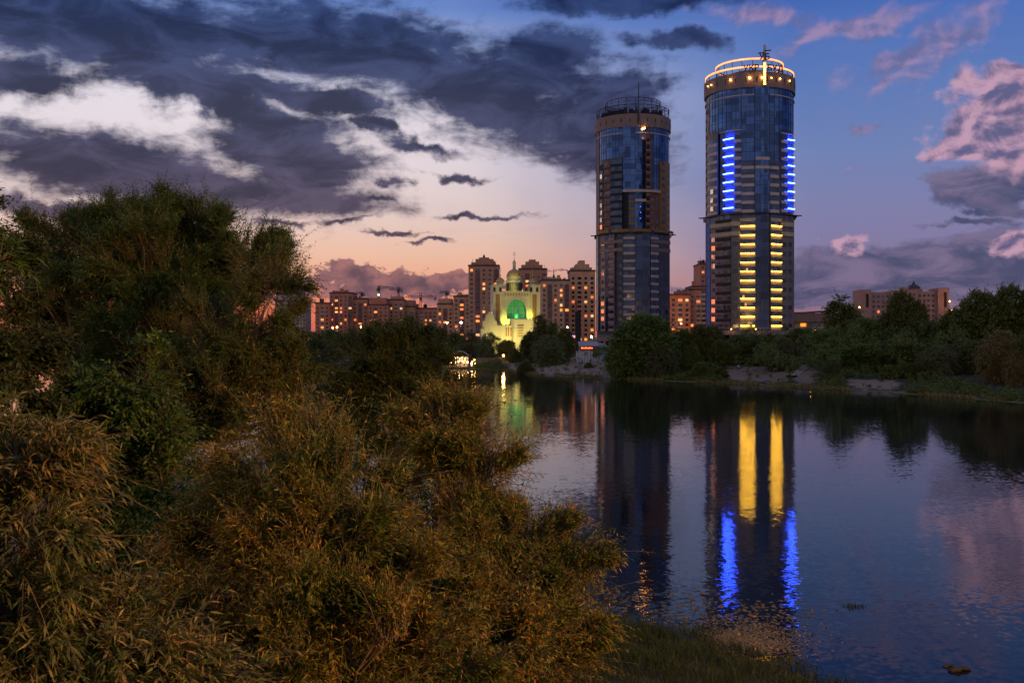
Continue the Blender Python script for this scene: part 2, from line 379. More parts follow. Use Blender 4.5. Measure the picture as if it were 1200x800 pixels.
# the sun is just under the cloud bank, low in the west-north-west: a faint warm raking light
sun = bpy.data.lights.new('sun', 'SUN'); sun.energy = 0.25; sun.angle = R_(8); sun.color = (1.0, 0.55, 0.34)
suno = bpy.data.objects.new('sun', sun); COL.objects.link(suno)
sd = Vector((math.sin(R_(-38)), math.cos(R_(-38)), math.tan(R_(4)))).normalized()
suno.rotation_euler = sd.to_track_quat('Z', 'Y').to_euler(); suno.location = (-50, 60, 60)

# ------------------------------------------------------------------ terrain
def _wx(px, d): return (PX(px, d), d)
FP = np.array([(-1600, 480), (-400, 470), (-130, 462), (-60, 452), (-34, 425), (-15, 376), (0, 337), (10.6, 307), (25, 288), (43.8, 266), (55.5, 256), (63, 243), (71, 227), (82, 213), (88, 195), (93, 177), (98, 158), (108, 120), (126, 60), (150, -40), (200, -400)], float)
NP_ = np.array([(-1600, 70), (-60, 66), (-30, 63), (-15, 57), (-8, 50), (-3, 44.5), (2, 42.5), (5, 41), (7, 38.6), (9.3, 36.2), (11.2, 33.4), (14, 29), (20, 21), (40, 6), (100, -30), (160, -420)], float)
def seg_dist(x, y, P):
    best = np.full(x.shape, 1e9)
    for (ax, ay), (bx, by) in zip(P[:-1], P[1:]):
        dx, dy = bx-ax, by-ay
        t = np.clip(((x-ax)*dx+(y-ay)*dy)/(dx*dx+dy*dy), 0, 1)
        best = np.minimum(best, np.hypot(x-ax-t*dx, y-ay-t*dy))
    return best
def wav(x, y, s, ph):
    return (np.sin(x*s+ph)*np.cos(y*s*1.13+ph*2.1)+0.5*np.sin(x*s*2.3+y*s*1.9+ph*3.3)+0.3*np.sin(x*s*4.9-y*s*4.1+ph))/1.8
def ground(x, y):
    x = np.asarray(x, float); y = np.asarray(y, float)
    sf = np.where(y > np.interp(x, FP[:, 0], FP[:, 1]), 1, -1)*seg_dist(x, y, FP)+wav(x, y, 0.35, 1.0)*1.3
    sn = np.where(y < np.interp(x, NP_[:, 0], NP_[:, 1]), 1, -1)*seg_dist(x, y, NP_)+wav(x, y, 0.9, 2.0)*0.5
    hf = np.interp(sf, [-15, 0, 3, 9, 25, 60, 200], [-2, 0, 0.3, 0.9, 2.9, 4.8, 5.2])
    hn = np.interp(sn, [-15, 0, 2, 8, 22], [-2, 0, 0.28, 0.8, 1.5])
    s = np.clip((15-y)/13.5, 0, 1); s = s*s*(3-2*s)
    hn = hn*(1-s)+10.4*s
    h = np.maximum(hf, hn)
    return h+np.where(h > 0.15, wav(x, y, 0.6, 4.0)*0.06+wav(x, y, 0.12, 0.4)*0.15, 0), sf, sn
def gz(x, y): return float(ground(np.array([x]), np.array([y]))[0][0])
def lin(*segs):
    out = []
    for a, b, st in segs: out.append(np.arange(a, b, st))
    return np.concatenate(out)
gx = lin((-4000, -600, 200), (-600, -150, 25), (-150, -40, 4), (-40, 20, 0.7), (20, 115, 1.4), (115, 300, 8), (300, 4001, 185))
gy = lin((-300, -20, 20), (-20, 28, 1.2), (28, 66, 0.6), (66, 150, 5), (150, 330, 1.5), (330, 480, 3), (480, 800, 20), (800, 5001, 300))
XX, YY = np.meshgrid(gx, gy); ZZ, SF, SN = ground(XX, YY)
V = np.stack([XX.ravel(), YY.ravel(), ZZ.ravel()], 1)
nx, ny = len(gx), len(gy)
ii = (np.arange(ny-1)[:, None]*nx+np.arange(nx-1)[None, :]).ravel()
me = np_mesh('ground', V, np.stack([ii, ii+1, ii+nx+1, ii+nx], 1), smooth=True)
# bare sand belongs to these stretches of the bank
pxs = CX+V[:, 0]*F/np.maximum(V[:, 1], 1); sfl = SF.ravel()
def bump_(v, a, b, e): return np.clip((v-a)/e, 0, 1)*np.clip((b-v)/e, 0, 1)
sand = bump_(pxs, 592, 722, 10)*bump_(sfl, 1.0, 46, 2.5)+bump_(pxs, 838, 966, 22)*bump_(sfl, 3.0, 40, 8)+bump_(pxs, 984, 1066, 22)*bump_(sfl, 2.5, 19, 5)
sand = np.clip(sand, 0, 1)*(V[:, 1] > 100)
wet = bump_(sfl, -2, 3.2, 1.2)*(V[:, 1] > 60)
ca = me.color_attributes.new('zones', 'FLOAT_COLOR', 'POINT')
cc = np.stack([sand, wet, np.zeros_like(sand), np.ones_like(sand)], 1).astype(np.float32); ca.data.foreach_set('color', cc.ravel())
mg, nt2, out = newmat('ground')
p = N(nt2, 'ShaderNodeBsdfPrincipled'); nt2.links.new(p.outputs[0], out.inputs[0]); p.inputs['Roughness'].default_value = 0.95
tcg = N(nt2, 'ShaderNodeTexCoord'); at = N(nt2, 'ShaderNodeAttribute', attribute_name='zones')
sc = N(nt2, 'ShaderNodeSeparateColor'); nt2.links.new(at.outputs['Color'], sc.inputs[0])
g1 = N(nt2, 'ShaderNodeTexNoise'); g1.inputs['Scale'].default_value = 0.5; g1.inputs['Detail'].default_value = 8; nt2.links.new(tcg.outputs['Object'], g1.inputs[0])
g2 = N(nt2, 'ShaderNodeTexNoise'); g2.inputs['Scale'].default_value = 4; g2.inputs['Detail'].default_value = 5; nt2.links.new(tcg.outputs['Object'], g2.inputs[0])
grassc = ramp_(nt2, g1.outputs[0], [(0.3, (0.012, 0.014, 0.005, 1)), (0.55, (0.024, 0.026, 0.009, 1)), (0.75, (0.045, 0.034, 0.016, 1))])
sandc = ramp_(nt2, g2.outputs[0], [(0.3, (0.15, 0.10, 0.07, 1)), (0.7, (0.32, 0.215, 0.145, 1))])
wetc = ramp_(nt2, g1.outputs[0], [(0.35, (0.06, 0.065, 0.018, 1)), (0.65, (0.17, 0.14, 0.04, 1))])
c = mix_(nt2, smooth_(nt2, math_(nt2, 'ADD', sc.outputs[1], math_(nt2, 'MULTIPLY', math_(nt2, 'SUBTRACT', g2.outputs[0], 0.5), 1.2)), 0.3, 0.7), grassc, wetc)
c = mix_(nt2, smooth_(nt2, math_(nt2, 'ADD', sc.outputs[0], math_(nt2, 'MULTIPLY', math_(nt2, 'SUBTRACT', g1.outputs[0], 0.5), 2.4)), 0.3, 0.6), c, sandc)
nt2.links.new(c, p.inputs['Base Color'])
bn = N(nt2, 'ShaderNodeBump'); bn.inputs['Strength'].default_value = 0.6; bn.inputs['Distance'].default_value = 0.15; nt2.links.new(g2.outputs[0], bn.inputs['Height']); nt2.links.new(bn.outputs[0], p.inputs['Normal'])
tag(link('ground', me, mg), kind='structure')

# ------------------------------------------------------------------ water
mw, nt3, out = newmat('lake_water')
p = N(nt3, 'ShaderNodeBsdfPrincipled'); nt3.links.new(p.outputs[0], out.inputs[0])
p.inputs['Base Color'].default_value = (0.004, 0.006, 0.009, 1); p.inputs['IOR'].default_value = 1.33; p.inputs['Roughness'].default_value = 0.05; p.inputs['Specular IOR Level'].default_value = 0.36; p.inputs['Specular Tint'].default_value = (1.0, 0.94, 0.80, 1)
tcw = N(nt3, 'ShaderNodeTexCoord')
def wnoise(scale, detail, sx=1.0, sy=1.0):
    mp = N(nt3, 'ShaderNodeMapping'); mp.inputs['Scale'].default_value = (sx, sy, 1); nt3.links.new(tcw.outputs['Object'], mp.inputs[0])
    n = N(nt3, 'ShaderNodeTexNoise'); n.inputs['Scale'].default_value = scale; n.inputs['Detail'].default_value = detail; n.inputs['Roughness'].default_value = 0.5
    nt3.links.new(mp.outputs[0], n.inputs[0]); return n
wa = wnoise(3.2, 2); wb = wnoise(0.8, 2, 0.8, 1.0); wc = wnoise(0.025, 3, 0.5, 1.3)
def vsub(n, k):
    a = N(nt3, 'ShaderNodeVectorMath', operation='SUBTRACT'); a.inputs[1].default_value = (0.5, 0.5, 0.5); nt3.links.new(n.outputs['Color'], a.inputs[0])
    b = N(nt3, 'ShaderNodeVectorMath', operation='MULTIPLY'); b.inputs[1].default_value = (k, k, 0); nt3.links.new(a.outputs[0], b.inputs[0]); return b.outputs[0]
add = N(nt3, 'ShaderNodeVectorMath', operation='ADD'); nt3.links.new(vsub(wa, 0.060), add.inputs[0]); nt3.links.new(vsub(wb, 0.022), add.inputs[1])
calm = N(nt3, 'ShaderNodeVectorMath', operation='SCALE'); nt3.links.new(add.outputs[0], calm.inputs[0]); nt3.links.new(math_(nt3, 'MULTIPLY_ADD', smooth_(nt3, wc.outputs[0], 0.4, 0.65), 0.9, 0.55), calm.inputs['Scale'])
up = N(nt3, 'ShaderNodeVectorMath', operation='ADD'); up.inputs[1].default_value = (0, 0, 1); nt3.links.new(calm.outputs[0], up.inputs[0])
no = N(nt3, 'ShaderNodeVectorMath', operation='NORMALIZE'); nt3.links.new(up.outputs[0], no.inputs[0]); nt3.links.new(no.outputs[0], p.inputs['Normal'])
tag(MB().poly([(-3900, -290, 0), (3900, -290, 0), (3900, 560, 0), (-3900, 560, 0)]).build('water', mw), kind='structure')
# ------------------------------------------------------------------ repeated parts of one building
class Parts:
    """collects the countable parts of a building; the 100 that show largest become parts of their own, the rest one 'stuff' part"""
    def __init__(s, root, name, cap=100): s.root, s.name, s.cap, s.items = root, name, cap, []
    def add(s, mb, mat, rank=1.0, label=None, name=None): s.items.append((rank, mb, mat, label, name))
    def flush(s):
        s.items.sort(key=lambda t: -t[0])
        for r, mb, mat, label, name in s.items[:s.cap]:
            o = mb.build(name or s.name, mat, s.root)
            if label: o['label'] = label
        rest = s.items[s.cap:]
        if rest:
            out = MB(); mats = []; mi = []
            for r, mb, mat, label, name in rest:
                b = len(out.v); out.v += mb.v
                for f in mb.f:
                    out.f.append(tuple(b+i for i in f))
                    if mat not in mats: mats.append(mat)
                    mi.append(mats.index(mat))
            me = out.mesh(s.name)
            for mt in mats: me.materials.append(mt)
            me.polygons.foreach_set('material_index', mi)
            o = link(s.name, me, None, s.root); o['kind'] = 'stuff'

RT = 20.3                      # octagon of the lower storeys, corner radius
RC = 18.5                      # glass drum of the upper storeys
CORN = [R_(-20.5+45*k) for k in range(-4, 5)]
def r_oct(t):
    k = math.floor((t-CORN[4])/R_(45)); mid = CORN[4]+R_(45)*(k+0.5)
    return RT*math.cos(R_(22.5))/math.cos(t-mid)
def pol(t, r, z): return (r*math.sin(t), -r*math.cos(t), z)
def th(s):                     # pixel offset from the axis, in tower radii, to an angle
    return math.asin(max(-0.999, min(0.999, s)))
def th_oct(x):                 # x in metres across the front of the octagon
    lo, hi = R_(-85), R_(85)
    for _ in range(40):
        m = (lo+hi)/2
        if r_oct(m)*math.sin(m) < x: lo = m
        else: hi = m
    return (lo+hi)/2
def strip(t0, t1, z0, z1, r0, thick, fr, n=None):
    """upright panel following the wall from t0 to t1; r0 added to the wall radius fr(t)"""
    mb = MB(); n = n or max(1, int(abs(t1-t0)/R_(6))+1)
    b = 0
    ts = [t0+(t1-t0)*i/n for i in range(n+1)]
    for i in range(n):
        a, c = ts[i], ts[i+1]
        ro, co = fr(a)+r0, fr(c)+r0
        mb.hexa([pol(a, ro, z0), pol(c, co, z0), pol(c, co-thick, z0), pol(a, ro-thick, z0), pol(a, ro, z1), pol(c, co, z1), pol(c, co-thick, z1), pol(a, ro-thick, z1)])
    return mb
fr_c = lambda t: RC
rng0 = random.Random(5)

def tower(root, S, leds):
    """S: metres per photo pixel at the tower's front; leds: the lit tower"""
    Z0, FL, ZL, ZT, ZB = 15.0, 3.7, 62.4, 114.0, 120.2
    zg = -1.0
    # core bodies
    MB().prism([pol(a, RT-0.9, 0)[:2] for a in CORN[:8]], zg-5, ZL-0.3).build('lower_body', M['navy'] if not leds else M['slate'], root)
    MB().lathe([(RC-0.25, ZL-0.1), (RC-0.25, ZT)], 64, cap=False).build('drum', M['glass_dark'], root, True)
    # storey ledge with its outriggers
    lg = MB().prism([pol(a, RT+0.55, 0)[:2] for a in CORN[:8]], ZL-0.22, ZL+0.22)
    for a in (R_(-69), R_(72), R_(-150), R_(150)): lg.tube([pol(a, RT-0.5, ZL), pol(a, RT+1.9, ZL)], 0.28, 5)
    lg.build('ledge', M['metal'], root)
    wins, pars, strips = Parts(root, 'window'), Parts(root, 'balcony_parapet'), Parts(root, 'light_strip')
    bays = MB  # noqa
    def bay(px0, px1, kind, z0, z1, fr, rad, mat=None, proud=0.0, lit=0.0, fl=FL, octo=False, rank=1.0, pmat=None, zoff=0.0):
        if octo: t0, t1 = th_oct(px0*S), th_oct(px1*S)
        else: t0, t1 = th(px0*S/rad), th(px1*S/rad)
        if kind == 'glass':
            nm = max(1, int(round(abs(t1-t0)*rad/2.0)))
            g = strip(t0, t1, z0, z1, proud-0.12, 0.3, fr); o = g.build('glass_bay', mat or M['glass'], root)
            m = MB()
            for i in range(nm+1):
                a = t0+(t1-t0)*i/nm; w = 0.035/rad
                m2 = strip(a-w, a+w, z0, z1, proud, 0.14, fr, 1); b = len(m.v); m.v += m2.v; m.f += [tuple(b+i for i in f) for f in m2.f]
            z = z0
            while z < z1:
                m2 = strip(t0, t1, z, z+0.14, proud-0.03, 0.1, fr); b = len(m.v); m.v += m2.v; m.f += [tuple(b+i for i in f) for f in m2.f]; z += fl
            m.build('mullions', M['mullion'], o)
            return
        wall = strip(t0, t1, z0, z1, proud-0.1, 0.7, fr)
        wall.build('wall_bay', mat or M['slate'], root)
        k = 0; z = z0+zoff
        while z+fl <= z1+1.2:
            if kind == 'win':
                w = abs(t1-t0); n = 1 if w*rad < 5.5 else 2
                for i in range(n):
                    c = t0+(t1-t0)*(i+0.5)/n; h = min(1.15, w*rad/n*0.33)/rad
                    on = lit and rng0.random() < lit
                    mt = (M['lit_b'] if rng0.random() < 0.6 else M['lit_a']) if on else M['win']
                    zt = min(z+2.75, z1-0.2)
                    if zt-z > 1.2: wins.add(strip(c-h, c+h, z+1.0, zt, proud-0.07, 0.05, fr, 1), mt, rank+(2 if on else 0), 'window lit orange' if on else None)
            elif kind == 'band':
                pars.add(strip(t0, t1, z, z+1.25, proud+0.12, 0.2, fr), pmat or M['parapet'], rank)
                zt = min(z+3.5, z1-0.05)
                if zt-z > 1.6: wins.add(strip(t0+0.006, t1-0.006, z+1.3, zt, proud-0.07, 0.05, fr), M['win'], rank+0.5)
            elif kind == 'balc':
                pars.add(strip(t0, t1, z-0.15, z+1.0, proud+0.55, 0.5, fr), pmat or M['black'], rank*0.6)
                wins.add(strip(t0+0.01, t1-0.01, z+1.2, z+2.7, proud-0.07, 0.05, fr), M['win'], rank*0.4)
            k += 1; z += fl
    O = dict(fr=r_oct, rad=RT, octo=True)
    C = dict(fr=fr_c, rad=RC)
    FU = 3.55
    if leds:
        bay(-51, -45.5, 'glass', Z0, ZL-0.4, mat=M['blue_wall_led_tint'], **O)
        bay(-45, -38, 'win', Z0, ZL-0.4, mat=M['mauve'], lit=0.0, rank=3, **O)
        bay(-38, -30, 'balc', Z0, ZL-0.4, mat=M['mauve'], **O)
        bay(-29.8, -21.3, 'balc', Z0, ZL-0.4, mat=M['slate'], **O)
        bay(-20.6, -10.5, 'win', Z0, ZL-0.4, mat=M['slate'], rank=2, **O)
        bay(7.3, 22.5, 'glass', Z0, ZL-0.4, mat=M['glass_dark'], **O)
        bay(37.2, 50.5, 'win', Z0, ZL-0.4, mat=M['slate'], rank=2, **O)
        for a, b in ((-10.3, 7.1), (24.3, 37.0)):
            bay(a, b, 'band', Z0, ZL-0.4, mat=M['slate'], pmat=M['beige'], rank=4, **O)
            t0, t1 = th_oct(a*S), th_oct(b*S)
            for k in range(12):
                z = 16.6+FL*k
                strips.add(strip(t0+0.012, t1-0.02, z-0.13, z+0.15, 0.42, 0.26, r_oct), M['led_yellow'], 5, 'yellow strip light along a balcony')
        for a, b in ((-45, -10.6), (37.3, 50.4)):      # two pale belts under the ledge
            t0, t1 = th_oct(a*S), th_oct(b*S)
            for z in (53.6, 57.6): strip(t0, t1, z, z+1.7, 0.22, 0.3, r_oct, 8).build('belt', M['beige'], root)
        # upper storeys
        bay(-52, -47, 'win', ZL+0.5, ZT-2, mat=M['slate'], fl=FU, **C)
        bay(-46.5, -35.5, 'band', ZL+0.5, 97, mat=M['slate'], proud=0.9, fl=FU, rank=3, **C)
        bay(-46.5, -9.5, 'glass', 97.2, ZT, **C)
        bay(-8.8, 6.0, 'glass', 84, ZT, **C)
        bay(-8.8, 6.0, 'band', ZL+0.5, 84, mat=M['blue_wall_led_tint'], fl=FU, rank=3, **C)
        bay(6.3, 22.5, 'glass', ZL+0.5, ZT, mat=M['glass'], proud=0.7, **C)
        bay(23.0, 34.0, 'band', ZL+0.5, 84, mat=M['blue_wall_led_tint'], fl=FU, rank=3, **C)
        bay(23.0, 34.0, 'glass', 84, ZT, **C)
        bay(34.3, 51.5, 'glass', 97.2, ZT, **C)
        for z in (80.6, 84.2): strip(th(7*S/RC), th(22*S/RC), z, z+1.2, 0.85, 0.2, fr_c).build('belt', M['parapet'], root)
        # stacked balconies standing proud of the drum, each storey with a blue strip
        def stack(pxa, pxb, px_led0, px_led1, ztop, pw):
            t0, t1 = th_oct(pxa*S), th_oct(pxb*S); lo, hi = th_oct(px_led0*S), th_oct(px_led1*S)
            strip(t0, t1, ZL+0.4, ztop, -0.9, 3.0, r_oct, 4).build('balcony_stack', M['blue_wall_led_tint'], root)
            strip(t0-0.01, t1+0.01, ztop, ztop+0.4, -0.2, 3.4, r_oct, 4).build('stack_roof', M['parapet'], root)
            z = ZL+0.9
            for k in range(9):
                pars.add(strip(hi if pw > 0 else t0, t1 if pw > 0 else lo, z, z+1.2, 0.05, 0.9, r_oct, 2), M['parapet'], 4)
                pars.add(strip(lo, hi, z+0.1, z+1.15, 0.0, 0.25, r_oct, 2), M['blue_wall_led_tint'], 4)
                strips.add(strip(lo, hi, z+1.55, z+1.85, 0.35, 0.3, r_oct, 2), M['led_blue'], 6, 'blue strip light along a balcony')
                wins.add(strip(hi+0.012 if pw > 0 else t0+0.012, t1-0.012 if pw > 0 else lo-0.012, z+1.4, z+3.2, -0.85, 0.04, r_oct, 2), M['win'], 2)
                z += FU
        stack(-34.5, -9.3, -29.5, -18.0, 96.6, 1)
        stack(37.0, 51.6, 44.0, 51.4, 95.6, -1)
    else:
        bay(-43.5, -41.0, 'glass', Z0, ZL-0.4, mat=M['pale_block'], **O)
        bay(-40.7, -38.5, 'glass', Z0, ZL-0.4, mat=M['glass_dark'], **O)
        bay(-38.2, -32.5, 'win', Z0, ZL-0.4, mat=M['mauve'], rank=4, **O)
        bay(-32.2, -28.5, 'glass', Z0, ZL-0.4, mat=M['glass_dark'], **O)
        bay(-28.2, -21.5, 'balc', Z0, ZL-0.4, mat=M['mauve'], pmat=M['mauve'], **O)
        bay(-17.6, -11.2, 'win', Z0, ZL-0.4, mat=M['navy'], rank=2, **O)
        bay(-10.9, 2.5, 'band', Z0, ZL-0.4, mat=M['navy'], rank=4, **O)
        bay(2.8, 20.0, 'glass', Z0, ZL-0.4, mat=M['glass_dark'], **O)
        bay(20.8, 30.0, 'band', Z0, ZL-0.4, mat=M['navy'], rank=4, **O)
        bay(30.4, 43.8, 'win', Z0, ZL-0.4, mat=M['navy'], rank=1.5, **O)
        for a, b in ((-38, -11.0), (20.8, 43.8)):
            t0, t1 = th_oct(a*S), th_oct(b*S)
            for z in (53.6, 57.6): strip(t0, t1, z, z+1.7, 0.26, 0.3, r_oct, 8).build('belt', M['concrete'], root)
        bay(-44, -40.5, 'glass', ZL+0.5, ZT, mat=M['mauve'], **C)
        bay(-39.5, -33.0, 'win', ZL+0.5, 97, mat=M['black'], proud=0.5, fl=FU, rank=4, **C)
        bay(-32.5, -24.5, 'balc', ZL+0.5, 99, mat=M['rust'], proud=0.8, fl=FU, pmat=M['rust'], rank=3, **C)
        bay(-24.0, -11.5, 'band', ZL+0.5, 99, mat=M['navy'], proud=1.4, fl=FU, pmat=M['black'], rank=4, **C)
        bay(-39.5, -11.5, 'glass', 99.2, ZT, **C)
        bay(-11.2, 2.5, 'glass', 83, ZT, proud=0.6, **C)
        bay(-11.2, -5.0, 'glass', ZL+0.5, 82.6, mat=M['black'], **C)
        bay(-4.8, 2.5, 'band', ZL+0.5, 82.6, mat=M['navy'], fl=FU, pmat=M['ochre'], rank=4, **C)
        bay(2.8, 15.0, 'glass', ZL+0.5, ZT, mat=M['glass'], **C)
        bay(15.2, 19.5, 'balc', ZL+0.5, ZT-3, mat=M['rust'], proud=0.4, fl=FU, pmat=M['ochre'], rank=3, **C)
        bay(19.8, 24.5, 'glass', 82.6, ZT, mat=M['glass_dark'], **C)
        bay(24.7, 31.0, 'glass', 82.6, ZT, **C)
        bay(19.8, 31.0, 'win', ZL+0.5, 82.4, mat=M['rust'], fl=FU, rank=3, **C)
        bay(31.2, 41.5, 'glass', 98.2, ZT, **C)
        bay(31.2, 43.0, 'win', ZL+0.5, 98, mat=M['ochre'], proud=0.5, fl=FU, rank=3, **C)
        for z, a, b in ((82.2, -11.2, 31.0), (77.5, 2.8, 15.0)): strip(th(a*S/RC), th(b*S/RC), z, z+1.3, 0.9, 0.2, fr_c).build('belt', M['parapet'], root)
        for k in range(5): 
            a = R_(-62+k*31); t = strip(a, a+R_(26), ZL+0.5, ZL+1.9, 1.75, 0.15, fr_c); t.build('scaffold_rail', M['ochre'], root)
    # a few panes of the narrow side column have the sunset glint painted in
    # concrete crown
    MB().lathe([(RC-0.3, ZT-0.2), (RC+0.45, ZT), (RC+0.45, ZB), (RC-0.6, ZB), (RC-0.6, ZT+1)], 64, cap=False).build('crown_band', M['concrete'], root, False)
    MB().lathe([(RC+0.12, ZT-3.2), (RC+0.12, ZT-2.8), (RC-0.4, ZT-2.8), (RC-0.4, ZT-3.2)], 64, cap=False).build('belt', M['parapet'], root)
    MB().prism([pol(2*math.pi*i/48, RC-0.6, 0)[:2] for i in range(48)], ZB-1.2, ZB-0.7).build('roof', M['roof_dark'], root)
    MB().lathe([(8.5, ZB-0.7), (8.5, ZB+3.4), (7.8, ZB+3.6)], 32).build('plant_room', M['slate'], root)
    for i in range(14):
        a = R_(-84+i*13)+R_(2); MB().hexa([pol(a-0.012, RC+0.5, ZT+2.3), pol(a+0.012, RC+0.5, ZT+2.3), pol(a+0.012, RC+0.3, ZT+2.3), pol(a-0.012, RC+0.3, ZT+2.3), pol(a-0.012, RC+0.5, ZT+4.0), pol(a+0.012, RC+0.5, ZT+4.0), pol(a+0.012, RC+0.3, ZT+4.0), pol(a-0.012, RC+0.3, ZT+4.0)]).build('crown_opening', M['black'], root)
    # roof rings on posts
    rm = M['neon_orange'] if leds else M['metal']
    for (R, z, h) in ((RC-0.3, ZB+(1.9 if leds else 4.6), 0.42), (RC-4.6, ZB+(6.3 if leds else 9.0), 0.42)):
        if leds:
            MB().ring(R, z, z+h, R-0.4, 96).build('roof_ring', M['metal'], root)
            MB().ring(R+0.25, z-0.02, z+0.62, R+0.03, 96).build('neon_tube', M['neon_orange'], root)
        else:
            o = MB().ring(R, z, z+0.22, R-0.3, 72).ring(R, z-1.5, z-1.35, R-0.2, 72)
            for i in range(60):
                a0 = 2*math.pi*i/60; a1 = 2*math.pi*(i+1)/60
                o.tube([pol(a0, R-0.1, z-1.4 if i % 2 else z), pol(a1, R-0.1, z if i % 2 else z-1.4)], 0.06, 4)
            o.build('roof_ring', M['metal'], root)
        for i in range(20):
            a = 2*math.pi*i/20+0.1; MB().tube([pol(a, R-0.2, ZB-0.9), pol(a, R-0.2, z)], 0.13, 4).build('ring_post', M['metal'], root)
    if leds:
        for pxo, r in ((-46, .18), (-42, .2), (-20.5, .36), (0.5, .42), (14, .36), (24, .2), (33.5, .24), (44, .22)):
            a = th(pxo*S/RC); x, y, z = pol(a, RC+0.95, ZT+3.6)
            MB().lathe([(0.02, -r), (r*.7, -r*.7), (r, 0), (r*.7, r*.7), (0.02, r)], 10, (x, y, z)).build('floodlight', M['lamp_na'], root, True)
        # spire with the emblem, and the letters round the crown
        a = th(16.5*S/RC); x, y, z = pol(a, RC+1.0, 0)
        MB().box(x-0.55, y-0.5, ZT+0.5, x+0.55, y+0.5, ZB+10.6).build('spire', M['parapet'], root)
        MB().box(x-0.32, y-0.75, ZT+0.6, x+0.32, y-0.52, ZB+3.2).build('neon_tube', M['led_yellow'], root)
        def letters(txt, size, place, nm):
            for i, ch in enumerate(txt):
                cu = bpy.data.curves.new('letter', 'FONT'); cu.body = ch; cu.size = size; cu.extrude = 0.18; cu.align_x = 'CENTER'; cu.offset = 0.06
                to = bpy.data.objects.new('letter', cu); COL.objects.link(to)
                dg = bpy.context.evaluated_depsgraph_get(); me = bpy.data.meshes.new_from_object(to.evaluated_get(dg))
                bpy.data.objects.remove(to); me.transform(place(i)); me.materials.clear(); link('letter', me, M['black'], root)
        angs = [th(q*S/RC) for q in (-3.6, 2.4, 8.0, 21.8, 27.5, 34.0)]
        def pl(i):
            a = angs[i]; return Matrix.Translation(pol(a, RC+0.9, ZB+0.35)) @ Matrix.Rotation(a, 4, 'Z') @ Matrix.Rotation(R_(90), 4, 'X')
        letters('УКРБУД', 3.3, pl, 'sign_lettering')
        letters('УБ', 3.4, lambda i: Matrix.Translation((x-1.15+2.2*i, y-0.95, ZB+4.4+0.3*(1-i))) @ Matrix.Rotation(R_(90), 4, 'X'), 'emblem_letters')
        e = MB()
        for dx, dz, L in ((-2.6, 2.6, 1.3), (2.6, 3.4, 1.6)): e.box(x+min(0, dx)*1.0, y-0.85, ZB+4.5+dz, x+max(0, dx), y-0.6, ZB+4.5+dz+0.4)
        e.build('emblem_bars', M['black'], root)
    else:
        x, y, z = pol(R_(8), RC+0.9, 0)
        m = MB().tube([(x, y, ZT+1.0), (x, y, ZB+15.0)], [0.35, 0.18], 6)
        for k in range(7): m.tube([(x-0.1, y, ZB+8+k), (x+0.75, y, ZB+8.0+k)], 0.09, 4)
        m.build('antenna_mast', M['metal'], root)
        for a, z, r in ((R_(14), ZT-1.4, .42), (R_(17), ZT-1.0, .42), (R_(14.5), ZT-5.8, .3)):
            x, y, zz = pol(a, RC+0.7, z); MB().lathe([(0.02, -r), (r*.7, -r*.7), (r, 0), (r*.7, r*.7), (0.02, r)], 10, (x, y, zz)).build('floodlight', M['lamp_na'] if r > .35 else M['lit_a'], root, True)
        for k in range(3):
            x, y, zz = pol(th(8.8*S/RC), RC+0.5, 69.5+k*2.8); MB().lathe([(0.02, -.3), (.3, 0), (0.02, .3)], 8, (x, y, zz)).build('signal_light', M['signal'], root)
        sh = MB()   # dark planting and ducts on the roof
        for k in range(46):
            a = rng0.uniform(-1.5, 1.6); r = RC-3-rng0.random()*2; x, y, z = pol(a, r, ZB-0.7); w = rng0.uniform(.5, 1.2); sh.box(x-w, y-.4, z, x+w, y+.4, z+rng0.uniform(2.5, 4.6))
        sh.build('roof_plant', M['black'], root)
    # lit panes of the side column, others pale pink with a painted glint
    if leds: col, zs = (-45, -38), [(18.6, 'lit_b'), (22.3, 'lit_b'), (25.9, 'lit_b'), (44.5, 'win_painted_glint'), (48.2, 'lit_b'), (51.8, 'win_painted_glint'), (40.7, 'win_painted_glint')]
    else: col, zs = (-38.2, -32.5), [(20.1, 'lit_b'), (23.8, 'lit_b'), (27.5, 'lit_b'), (42.3, 'win_painted_glint'), (53.4, 'win_painted_glint'), (57.1, 'win_painted_glint')]
    t0, t1 = th_oct(col[0]*S), th_oct(col[1]*S); c = (t0*0.55+t1*0.45)
    for z, k in zs: wins.add(strip(c-0.05, c+0.05, z, z+1.9, 0.02, 0.1, r_oct, 1), M[k], 9, 'window lit orange' if k == 'lit_b' else 'window with a painted pale pink glint')
    if not leds:
        t0, t1 = th(-39.5*S/RC), th(-33*S/RC); c = (t0+t1)/2
        for k, q in ((0, 'lit_b'), (1, 'win_painted_glint'), (2, 'win_painted_glint'), (3, 'win_painted_glint'), (7, 'win_painted_glint')): wins.add(strip(c-0.045, c+0.045, 65.3+k*FU, 67.3+k*FU, 0.56, 0.1, fr_c, 1), M[q], 9, 'window with a painted pale pink glint')
    else:
        t0 = th(-41*S/RC)
        for z in (68.2, 71.7, 64.6): wins.add(strip(t0-0.05, t0+0.05, z, z+1.9, 1.15, 0.1, fr_c, 1), M['win_painted_glint'], 9, 'window with a painted pale pink glint')
        for z, a in ((47.0-8, -2.5), (24.8, -4), (28, -6.5)):
            t = th_oct(a*S); wins.add(strip(t-.02, t+.02, z, z+1.2, 0.02, 0.1, r_oct, 1), M['lit_b'], 9, 'window lit orange')
    for q in (wins, pars, strips): q.flush()

